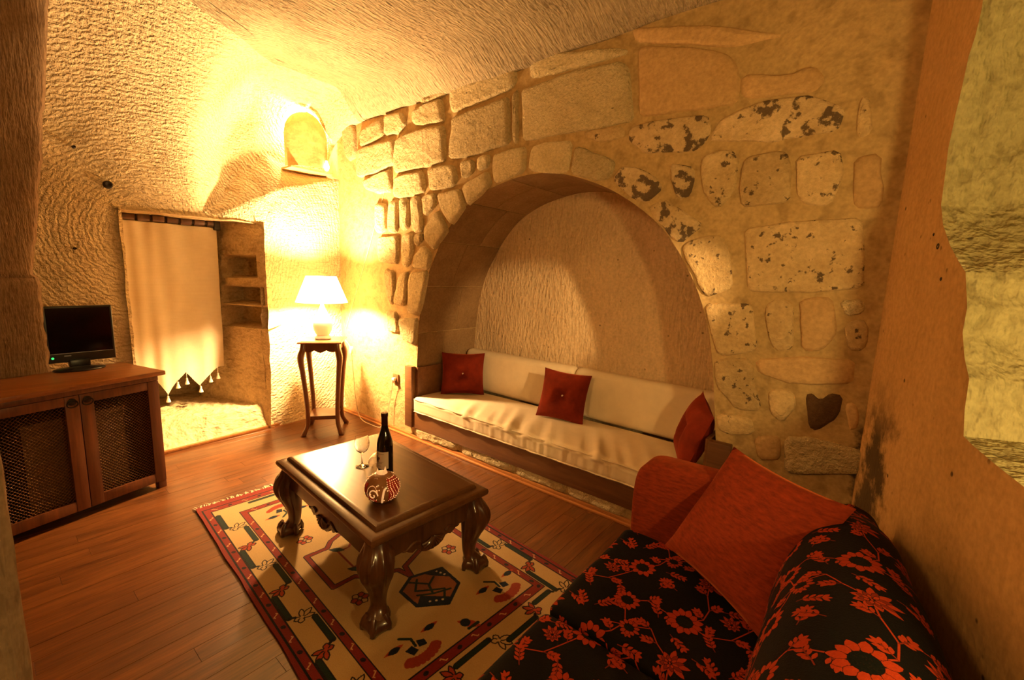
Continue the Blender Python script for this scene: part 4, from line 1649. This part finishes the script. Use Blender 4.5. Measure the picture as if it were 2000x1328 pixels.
M['red_paint'] = plain('red_lacquer', (0.36, 0.03, 0.02), 0.2)
th0 = math.atan2(-gy, -gx)               # side towards the entry
mb = MB()
for a0, a1, z0f, z1f in ((.35, 1.45, .02, .118), (-1.5, -1.02, .03, .10), (2.3, 3.3, .02, .115), (-2.9, -2.1, .02, .115)):
    mb.grid(lambda a, c: g_pt(th0 + lerp(a0, a1, a), lerp(z0f, z1f, c), .0008), 14, 12)
for k in range(3):
    sw = [(-.95 + .5 * t, .028 + .012 * math.sin(t * 3 + k)) for t in [i_ / 14 for i_ in range(15)]]
    mb.tube([g_pt(th0 + a * (1 - k * .1), z + k * .006, .001) for a, z in sw], .0035, 6)
mb.build('red_panel', 'red_paint', body)
mb = MB()
sp = [(-.55 + .30 * math.cos(t) * (1 - t / 9), .058 + .026 * math.sin(t) * (1 - t / 9)) for t in [i_ * .35 for i_ in range(20)]]
mb.tube([g_pt(th0 + a, z, .0015) for a, z in sp], .0028, 6)
sp = [(.18 - .22 * math.sin(t * 1.3), .085 - .055 * t + .01 * math.sin(t * 5)) for t in [i_ / 16 for i_ in range(17)]]
mb.tube([g_pt(th0 + a, z, .0015) for a, z in sp], .0048, 6)
mb.build('scroll_ornament', 'gourd_star', body)
mb = MB()


def bead(th, z, r_):
    p = g_pt(th0 + th, z, .0)
    b_ = bmesh.ops.create_icosphere(mb.bm, subdivisions=1, radius=r_)
    for v in b_['verts']:
        v.co += p


for col, (a, n_) in enumerate(((.42, 13), (.60, 14), (.78, 14), (1.0, 13), (1.22, 11), (1.42, 9))):
    for k in range(n_):
        bead(a + .10 * math.sin(k * .5), lerp(.022, .116, k / (n_ - 1)), .0030 if col % 2 else .0022)
for k in range(34):
    t = k / 33 * 5.6
    bead(-.62 + .36 * math.cos(t), .060 + .036 * math.sin(t), .0017)
for a, z in ((-.35, .096), (-.18, .082), (-.30, .080), (.05, .048), (.1, .030), (-.7, .06), (.3, .075)):
    bead(a, z, .0032)
for k in range(90):
    bead(rng.uniform(1.6, 4.9), rng.uniform(.025, .112), .0024)
stuff(mb.build('bead', 'bead', gourd, angle=80))
mb = MB()
for k in range(5):
    a = th0 + k * 2 * math.pi / 5
    tip = g_pt(a, .098 if k else .092, .0012)
    l_, r2 = g_pt(a - .55, .120, .0012), g_pt(a + .55, .120, .0012)
    mb.add([Vector((gx, gy, ZT_ + .132)), l_, tip, r2], [[0, 1, 2], [0, 2, 3]])
mb.lathe([(.026, .126), (.020, .134), (.012, .137), (.002, .137)], (gx, gy, ZT_), 20)
for k in range(3):
    a = th0 + .3 + k * 2.1
    p = Vector((gx + .020 * math.cos(a), gy + .020 * math.sin(a), ZT_ + .128))
    mb.tube([p, p + Vector((0, 0, .012)), p + Vector((0, 0, .022))], lambda t: lerp(.007, .0008, t), 7)
mb.build('star_collar', 'gourd_star', gourd)

# ------------------------------------------------------------------ lamp stand and table lamp
FL, FR, BL, BR = Vector((-3.76, 1.77, 0)), Vector((-3.55, 2.04, 0)), Vector((-4.02, 1.96, 0)), Vector((-3.81, 2.23, 0))
SC = (FL + FR + BL + BR) / 4
SX = (FR - FL).normalized()
SY = Vector((-SX.y, SX.x, 0))
if SY.dot(BL - FL) < 0:
    SY = -SY
SC = Vector((LAMP_XY[0], LAMP_XY[1], 0))
hs = .168
ST = frame(SC, SX, SY)
stand = thing('lamp_stand', 'tall slender mahogany plant stand with curved legs in the corner under the lamp', 'stand', SC)
mb = MB()
mb.rings([[(sx * (hs + o), sy * (hs + o), z) for sx, sy in ((-1, -1), (1, -1), (1, 1), (-1, 1))] for o, z in ((0, .838), (.012, .842), (.014, .850), (.010, .857), (0, .858), (-.012, .858), (-.014, .862))], T=ST)
mb.build('top', 'stand', stand, angle=30)
for ex, ey in ((SX, SY), (SX, -SY), (SY, SX), (SY, -SX)):
    T = frame(SC + ey * (hs - .035), ex, (0, 0, 1), ey)
    w_ = hs - .02
    bot = []
    for k in range(41):
        t = k / 40 * 2 - 1
        at = abs(t)
        if at < .33:
            d = .058 + .022 * math.cos(at / .33 * math.pi / 2)
        else:
            d = .058 + .018 * math.sin((at - .33) / .67 * math.pi)
        bot.append((t * w_, .838 - d))
    mb = MB(); mb.prism([(-w_, .838)] + bot + [(w_, .838)], .016, T)
    mb.build('apron', 'stand', stand, angle=30)
mb = MB(); mb.box((-.125, -.125, .158), (.125, .125, .172), ST, bev=.003); mb.box((-.112, -.112, .132), (.112, .112, .158), ST, bev=.003)
mb.build('shelf', 'stand', stand)
for sx, sy in ((-1, -1), (1, -1), (1, 1), (-1, 1)):
    dg = (SX * sx + SY * sy).normalized()
    T = frame(SC + SX * (sx * (hs - .028)) + SY * (sy * (hs - .028)), dg, (-dg.y, dg.x, 0))
    R_ = []
    for z, off, r_ in catmull([(.838, .0, .022), (.79, .004, .026), (.74, .022, .030), (.69, .028, .027), (.60, .016, .023), (.48, .002, .021), (.34, -.012, .020), (.22, -.020, .019), (.13, -.020, .019), (.08, -.012, .019), (.045, .006, .021), (.022, .020, .024), (.006, .028, .024), (0.0005, .028, .020)], 60):
        R_.append([(off + r_ * math.cos(q) * (1.0), r_ * math.sin(q), z) for q in [2 * math.pi * j / 14 for j in range(14)]])
    mb = MB(); mb.rings(R_, T=T)
    mb.build('leg', 'stand', stand, angle=50)

lp = thing('table_lamp', 'lit white table lamp with cone shade on the slender corner stand', 'lamp', (SC.x, SC.y, .8625))
mb = MB()
mb.lathe([(.003, .001), (.066, .001), (.070, .006), (.070, .020), (.058, .028), (.052, .036), (.062, .050), (.078, .085), (.084, .120), (.078, .160), (.060, .205), (.040, .245), (.026, .275), (.020, .292), (.018, .300), (.003, .301)], (SC.x, SC.y, .8625), 40)
mb.build('base', 'ceramic', lp, angle=60)
mb = MB()
mb.lathe([(.219, 1.195 - .8625), (.128, 1.425 - .8625), (.126, 1.425 - .8625), (.217, 1.195 - .8625), (.219, 1.195 - .8625)], (SC.x, SC.y, .8625), 48, caps=(False, False))
mb.build('shade', 'shade', lp, angle=50)
mb = MB()
mb.lathe([(.014, .300), (.014, .345), (.003, .345)], (SC.x, SC.y, .8625), 16)
mb.build('bulb_socket', 'ceramic', lp)
def cord_path(pts, n=60):
    return [Vector(p) for p in catmull(pts, n)]


mb = MB()
cp = [(SC.x - .05, SC.y + .05, .872), (-3.90, 2.20, .875), (-3.88, 2.27, .80), (-3.862, 2.31, .70), (-3.86, 2.33, .45), (-3.86, 2.35, .20), (-3.84, 2.37, .04), (-3.74, 2.355, .004), (-3.60, 2.345, .004), (-3.47, 2.36, .004), (-3.42, 2.385, .06), (-3.37, 2.41, .30), (-3.325, 2.405, .46), (-3.31, 2.395, .497)]
mb.tube(cord_path(cp, 110), .0035, 6)
cord = mb.build('cord', 'cord', lp)
mb = MB()
mb.box((-3.877, 2.30, .675), (-3.845, 2.325, .745), bev=.005)
mb.build('inline_switch', 'plug', lp)
mb = MB()
mb.box((-3.330, 2.396, .485), (-3.295, 2.424, .512), bev=.006)
mb.build('plug', 'plug', lp)
so = thing('wall_socket', 'brown wall socket with a white plug beside the sofa arm', 'socket', (-3.31, 2.44, .50))
mb = MB(); mb.box((-3.352, 2.425, .455), (-3.27, 2.4395, .545), bev=.004); mb.build('plate', 'socket', so)
mb = MB(); mb.lathe([(.022, 0), (.022, .004), (.018, .004), (.018, 0)], (0, 0, 0), 20, frame((-3.311, 2.4245, .50), (1, 0, 0), (0, 0, 1), (0, -1, 0)), caps=(False, False)); mb.build('ring', 'socket', so)
mb = MB()
wc = [on_y(px, py, YB - .008) for px, py in ((768, 290), (752, 370), (738, 420), (722, 480), (703, 545), (690, 590), (676, 640))]
mb.tube([p for p in wc], .0022, 6)
tag(mb.build('wall_cable', 'cord'), 'thin cable running down the bright plaster above the lamp corner', 'cable')

# ------------------------------------------------------------------ wall sconce
sc_y, sc_x = 2.14, -4.325
scn = thing('wall_sconce', 'rounded stone wall sconce glowing from behind above the lamp corner', 'lamp', (sc_x, sc_y, 2.43))


def sconce_pt(a, c, off=0.0):
    # arched outline: a across, c up
    ang = lerp(-1.25, 1.25, a)
    wv = .205
    zz = lerp(2.415 + .045 * a, 2.93, c)
    top = 1.0 if c < .55 else math.sqrt(max(0.0, 1 - ((c - .55) / .45) ** 2))
    yy = sc_y + wv * math.sin(ang) / math.sin(1.25) * max(.05, top)
    xx = sc_x + .045 + (.11 + off) * (math.cos(ang) - math.cos(1.25)) / (1 - math.cos(1.25)) * (.35 + .65 * top) + off
    return Vector((xx + .006 * nz(yy * 14, zz * 14, 3), yy, zz))


mb = MB()
mb.grid(lambda a, c: sconce_pt(a, c, .0), 30, 30)
mb.build('shield', 'sconce', scn, angle=60)
mb = MB()
mb.lathe([(.002, -.045), (.014, -.04), (.022, -.022), (.024, 0), (.020, .018), (.011, .032), (.010, .05), (.002, .05)], (-4.185, 2.285, 2.47), 18)
mb.build('bulb', 'bulb', scn)
mb = MB()
mb.box((-4.40, 1.95, 2.40), (-4.19, 2.35, 2.418), bev=.004)
mb.build('bracket', 'sconce', scn)

# ------------------------------------------------------------------ curtain and rod in the doorway
CX = -4.60
rod = thing('curtain_rod', 'dark turned wooden curtain rod across the top of the doorway', 'rod', (CX, 1.1, 1.83))
mb = MB()
T = frame((CX, .74, 1.855), (1, 0, 0), (0, 0, 1), (0, 1, 0))
mb.lathe([(.020, 0), (.022, .004), (.022, .716), (.020, .72)], (0, 0, 0), 16, T)
mb.build('pole', 'iron', rod)
for k in range(7):
    yk = .80 + k * .095
    mb = MB()
    T = frame((CX, yk, 1.855), (1, 0, 0), (0, 0, 1), (0, 1, 0))
    mb.lathe([(.022, .002), (.032, .008), (.034, .045), (.032, .082), (.022, .090)], (0, 0, 0), 16, T)
    mb.build('curtain_loop', 'carved', rod)
mb = MB(); mb.box((CX - .035, 1.425, 1.80), (CX + .04, 1.475, 1.895), bev=.008); mb.build('end_block', 'iron', rod)
mb = MB(); mb.box((CX - .06, .76, 1.892), (CX + .03, 1.47, 1.905), bev=.003); mb.build('headboard', 'stand', rod)
cur = thing('curtain', 'cream cotton curtain with tasselled scalloped hem hanging in the doorway', 'curtain', (CX, 1.1, .5))
HEM = [(on_x(px, py, CX).y, on_x(px, py, CX).z) for px, py in ((240, 735), (270, 762), (300, 735), (328, 770), (347, 745), (363, 727), (378, 740), (392, 752), (408, 733), (418, 722), (427, 716))]


def hem_z(y):
    if y <= HEM[0][0]:
        return HEM[0][1]
    for (ya, za), (yb, zb) in zip(HEM[:-1], HEM[1:]):
        if y <= yb:
            return lerp(za, zb, (y - ya) / (yb - ya))
    return HEM[-1][1]


def cur_pt(a, c):
    y = lerp(.775, 1.452, a)
    zb = hem_z(y)
    z = lerp(zb, 1.819, c)
    fold = .006 * math.sin(y * 38 + 3.2 * math.sin(y * 7)) + .032 * nz(y * 7, z * 1.6, 3)
    return Vector((CX + fold * lerp(1.0, .7, c) + .015 * (1 - c) * nz(y * 5, 0, 6), y + .012 * nz(y * 9, z * 2, 1) * (1 - c) - .008 * (1 - c) * a, z))


mb = MB()
mb.grid(cur_pt, 170, 40)
for v in mb.bm.verts:
    pass
panel = mb.build('cloth', 'curtain', cur, angle=90)
for px, py, ln in ((270, 762, .01), (328, 771, .012), (347, 742, .02), (364, 727, .055), (392, 752, .012), (411, 731, .02), (425, 717, .055)):
    p = on_x(px, py, CX + .005)
    mb = MB()
    mb.tube([p + Vector((0, 0, .004)), p - Vector((0, 0, ln))], .0018, 5)
    q = p - Vector((0, 0, ln))
    mb.lathe([(.002, 0), (.007, -.002), (.0085, -.009), (.006, -.015), (.009, -.022), (.015, -.040), (.018, -.052), (.012, -.054), (.001, -.050)], tuple(q), 12)
    mb.build('tassel', 'tassel', cur)

# ------------------------------------------------------------------ television cabinet
CB = Vector((-3.525, .725, 0))
cuv = Vector((.272, -.962, 0)).normalized()      # along the front, towards the camera
cdv = Vector((-.962, -.272, 0)).normalized()     # depth, away from the room
CT = frame(CB, cuv, cdv)
CLn, CDp, CHt = .80, .46, .80
cab = thing('tv_cabinet', 'reddish brown wooden cabinet with two wire mesh doors under the television', 'cabinet', CB + cuv * .4 + cdv * .2)
mb = MB(); mb.box((-.030, -.032, CHt - .028), (CLn + .03, CDp + .01, CHt), CT, bev=.005); mb.build('top', 'cabtop', cab)
for x0 in (0, CLn - .022):
    mb = MB(); mb.box((x0, .022, .055), (x0 + .022, CDp, CHt - .029), CT, bev=.002); mb.build('side_panel', 'cab', cab)
mb = MB(); mb.box((.023, CDp - .012, .056), (CLn - .023, CDp, CHt - .03), CT); mb.build('back_panel', 'dark', cab, smooth=False)
mb = MB(); mb.box((.023, .024, .056), (CLn - .023, CDp - .013, .074), CT); mb.build('bottom_panel', 'dark', cab, smooth=False)
mb = MB(); mb.box((.0, .0, CHt - .062), (CLn, .021, CHt - .029), CT, bev=.003); mb.build('top_rail', 'cab', cab)
for x0 in (.0, CLn - .045):
    for y0 in (.004, CDp - .05):
        mb = MB(); mb.box((x0, y0, .0005), (x0 + .045, y0 + .045, .055), CT, bev=.003); mb.build('foot', 'cab', cab)
dw = (CLn - .004) / 2
for k in range(2):
    x0 = .0005 + k * (dw + .003)
    z0, z1 = .050, CHt - .064
    st_ = .062
    mb = MB()
    mb.box((x0, .0, z0), (x0 + st_, .021, z1), CT, bev=.003)
    mb.box((x0 + dw - st_, .0, z0), (x0 + dw, .021, z1), CT, bev=.003)
    mb.box((x0 + st_, .0015, z0), (x0 + dw - st_, .020, z0 + st_), CT, bev=.003)
    mb.box((x0 + st_, .0015, z1 - st_ * .85), (x0 + dw - st_, .020, z1), CT, bev=.003)
    door = mb.build('door', 'cab', cab)
    # diamond wire mesh
    mb = MB()
    xa, xb, za, zb = x0 + st_ - .004, x0 + dw - st_ + .004, z0 + st_ - .004, z1 - st_ * .85 + .004
    sp = .019
    for sg in (1, -1):
        cmin = (za - sg * xb) if sg > 0 else (za + xa)
        cmax = (zb - sg * xa) if sg > 0 else (zb + xb)
        cc = cmin + sp / 2
        while cc < cmax:
            # z = sg*x + cc
            xs = [xa, xb]
            lo_, hi_ = ((za - cc) / sg, (zb - cc) / sg)
            lo_, hi_ = min(lo_, hi_), max(lo_, hi_)
            p, q = max(xa, lo_), min(xb, hi_)
            if q - p > .004:
                yy = .0105 + .0006 * sg
                mb.tube([CT @ Vector((p, yy, sg * p + cc)), CT @ Vector((q, yy, sg * q + cc))], .0011, 4)
            cc += sp
    stuff(mb.build('wire_mesh', 'wire', door))
    # ring pull near the meeting stiles
    hx = x0 + (st_ * .52 if k == 1 else dw - st_ * .52)
    hz_ = z1 - .045
    mb = MB()
    mb.lathe([(.001, 0), (.020, .001), (.020, .004), (.012, .008), (.001, .009)], (0, 0, 0), 18, frame(CT @ Vector((hx, .0, hz_ + .012)), cuv, (0, 0, 1), -cdv))
    mb.tube([CT @ Vector((hx + .024 * math.cos(t), -.008, hz_ + .0 + .020 * math.sin(t))) for t in [2 * math.pi * i_ / 24 for i_ in range(24)]], .0032, 7, closed=True)
    mb.build('ring_pull', 'iron', door)
fr = thing('storage_box', 'brown box stored inside the cabinet behind the wire mesh', 'box', CT @ Vector((.42, .25, .076)))
mb = MB(); mb.box((.16, .09, .0755), (.62, .40, .56), CT, bev=.006); mb.build('body', 'box', fr)
mb = MB(); mb.box((.155, .085, .561), (.625, .405, .60), CT, bev=.006); mb.build('lid', 'box', fr)

# ------------------------------------------------------------------ television
tvd = Vector((.06, -1, 0)).normalized()           # along the screen, towards the camera
tvn = Vector((1, .06, 0)).normalized()            # screen normal, into the room
TVC = Vector((-3.935, .432, 0))
VT = frame(TVC, tvd, tvn)
ztv = CHt + .0006
tv = thing('television', 'small black flat screen television on the wooden cabinet', 'television', (TVC.x, TVC.y, ztv))
hw = .162
mb = MB(); mb.box((-hw, -.026, .845), (hw, .012, 1.205), VT, bev=.006); tvb = mb.build('housing', 'black', tv)
mb = MB(); mb.box((-hw + .012, .0115, .905), (hw - .012, .0135, 1.193), VT); mb.build('screen', 'screen', tvb, smooth=False)
mb = MB(); mb.box((-hw - .0004, -.004, .85), (-hw + .004, .0128, 1.20), VT, bev=.001); mb.box((-hw + .012, .0125, .9025), (hw - .012, .0145, .905), VT); mb.build('silver_edge', 'silver', tvb)
mb = MB(); mb.lathe([(.001, 0), (.007, 0), (.007, .002), (.001, .002)], (0, 0, 0), 12, frame(VT @ Vector((hw - .022, .0125, .878)), tvd, (0, 0, 1), tvn)); mb.build('status_light', 'led', tvb)
mb = MB()
for q in range(6):
    mb.box((hw - .075 - q * .0055, .0118, .884), (hw - .0785 - q * .0055, .0128, .890), VT)
mb.build('maker_mark', 'silver', tvb, smooth=False)
mb = MB()
mb.rings([[(.03 + .125 * rr * math.cos(t), .055 + .085 * rr * math.sin(t), ztv + z) for t in [2 * math.pi * i_ / 32 for i_ in range(32)]] for rr, z in ((.98, .0), (1, .004), (.96, .010), (.5, .016), (.25, .018))], T=VT)
mb.build('base', 'black', tv, angle=50)
mb = MB(); mb.box((-.03, -.024, ztv + .012), (.07, .03, .86), VT, bev=.008); mb.build('neck', 'black', tv)

# ------------------------------------------------------------------ floral sofa
SZ = .42
sofa = thing('floral_sofa', 'dark brown sofa woven with orange sunflowers along the right wall', 'sofa', (-.3, 1.1, 0))


def uv_plane(co, f):
    n_ = f.normal
    if abs(n_.z) > .6:
        return (co.x / FT, co.y / FT)
    if abs(n_.x) > abs(n_.y):
        return ((co.z + .27) / FT, co.y / FT)
    return (co.x / FT, co.z / FT)


for (ya, yb) in ((1.098, 1.722), (.40, 1.092)):
    mb = MB()
    soft_box(mb, (-.695, ya, .285), (-.085, yb, SZ), .032, 44, 44, 12, lambda w, d: (.010 * max(0, d.z) * (1 + nz(w.x * 4, w.y * 4, 2)) - .004))
    mb.build('seat_cushion', 'floral', sofa, uvfn=uv_plane, angle=80)
mb = MB(); mb.box((-.675, .30, .06), (-.02, 1.725, .283), bev=.015); mb.build('base', 'floral', sofa, uvfn=uv_plane)
for x0 in (-.64, -.07):
    for y0 in (.34, 1.76):
        mb = MB(); mb.box((x0, y0, .0005), (x0 + .05, y0 + .05, .062), bev=.006); mb.build('foot', 'carved', sofa)


def back_h(y):
    return .87 - .045 * sstep(.9, 1.5, y) - .10 * sstep(1.5, 1.93, y) - .16 * sstep(1.93, 2.0, y)


def back_wid(y):
    return lerp(.335, .262, sstep(1.0, 1.95, y))


BKEYS = [(-.095, .0), (-.100, .30), (-.105, .48), (-.095, .66), (-.060, .82), (.01, .93), (.09, .985), (.5, 1.0)]


def back_pt(a, c):
    """a along the sofa, c round the section from the seat over the top to the wall side"""
    y = lerp(.28, 1.99, a)
    h_, w_ = back_h(y), back_wid(y)
    endr = sstep(1.955, 1.87, y) if False else 1 - .25 * sstep(1.85, 1.955, y)
    sec = [(-.095, .10), (-.10, .30), (-.112, .46), (-.105, lerp(.46, h_, .40)), (-.080, lerp(.46, h_, .66)), (-.035, lerp(.46, h_, .86)), (.03, lerp(.46, h_, .965)), (-.095 + w_ * .6, h_), (-.095 + w_ * .83, h_ - .03), (-.095 + w_ * .97, h_ - .12), (-.095 + w_, h_ - .30), (-.095 + w_, .12)]
    m_ = len(sec) - 1
    t = c * m_
    k = min(int(t), m_ - 1)
    K = [np.array(sec[max(0, min(m_, q))]) for q in (k - 1, k, k + 1, k + 2)]
    f = t - k
    p = .5 * ((2 * K[1]) + (-K[0] + K[2]) * f + (2 * K[0] - 5 * K[1] + 4 * K[2] - K[3]) * f * f + (-K[0] + 3 * K[1] - 3 * K[2] + K[3]) * f ** 3)
    return Vector((float(p[0]) + .006 * nz(y * 4, c * 5, 1), y, max(.1, float(p[1]))))


mb = MB()
vs_, fs_ = mb.grid(back_pt, 70, 66)
lay = mb.bm.loops.layers.uv.new('UVMap')
W1 = 71
acc = [0.0]
for j in range(1, 67):
    acc.append(acc[-1] + (vs_[j * W1 + 20].co - vs_[(j - 1) * W1 + 20].co).length)
vi = {v: k for k, v in enumerate(vs_)}
for f in mb.bm.faces:
    for l in f.loops:
        k = vi[l.vert]
        l[lay].uv = ((acc[k // W1]) / FT + .13, l.vert.co.y / FT + .07)
end = [vs_[j * W1 + 70] for j in range(67)]
mb.bm.faces.new(end)
mb.bm.faces.new([vs_[j * W1] for j in range(67)][::-1])
mb.build('backrest', 'floral', sofa, angle=60)

# plain red far arm with a rounded top front corner
arm = [(-.66, .08), (-.675, .30), (-.682, .50), (-.678, .62), (-.664, .685), (-.635, .722), (-.595, .738), (-.54, .742), (-.30, .748), (-.06, .75), (-.06, .08)]
mb = MB()
for yy0, yy1 in ((1.725, 1.865),):
    prof = catmull([(a_[0], a_[1]) for a_ in arm[:9]], 50)
    pl = [(float(p[0]), float(p[1])) for p in prof] + arm[9:]
    cxm, czm = -.36, .42
    R_ = []
    for ins, y in ((.018, yy0), (.006, yy0 + .005), (0, yy0 + .018), (0, yy1 - .018), (.006, yy1 - .005), (.018, yy1)):
        R_.append([(p[0] + (ins if p[0] < cxm else -ins * .2), y, p[1] - (ins if p[1] > czm else 0)) for p in pl])
    mb.rings(R_)
mb.build('arm', 'chenille', sofa, angle=50)
mb = MB()
R_ = []
for ins, y in ((.018, .26), (.006, .265), (0, .278), (0, .372), (.006, .385), (.018, .39)):
    R_.append([(p[0] + (ins if p[0] < cxm else -ins * .2), y, p[1] - (ins if p[1] > czm else 0)) for p in pl])
mb.rings(R_)
mb.build('arm', 'chenille', sofa, angle=50)

Lc, Bc = Vector((-.48, 1.64, .455)), Vector((-.115, 1.38, .455))
e_ = (Bc - Lc).normalized()
k_ = Vector((-e_.y, e_.x, 0))
al = math.radians(54)
w_ = (k_ * math.cos(al) + Vector((0, 0, 1)) * math.sin(al))
sz_ = .475
cen = (Lc + Bc) / 2 + w_ * (sz_ / 2)
nr = e_.cross(w_)
if nr.z < 0:
    nr = -nr
throw_pillow('large rust red chenille pillow leaning in the corner of the floral sofa', cen + nr * .03 + e_ * .018, nr, w_, .475, .475, .13, 'chenille', dimple=0.0, flange=0.0, button=False, seedv=2.0)
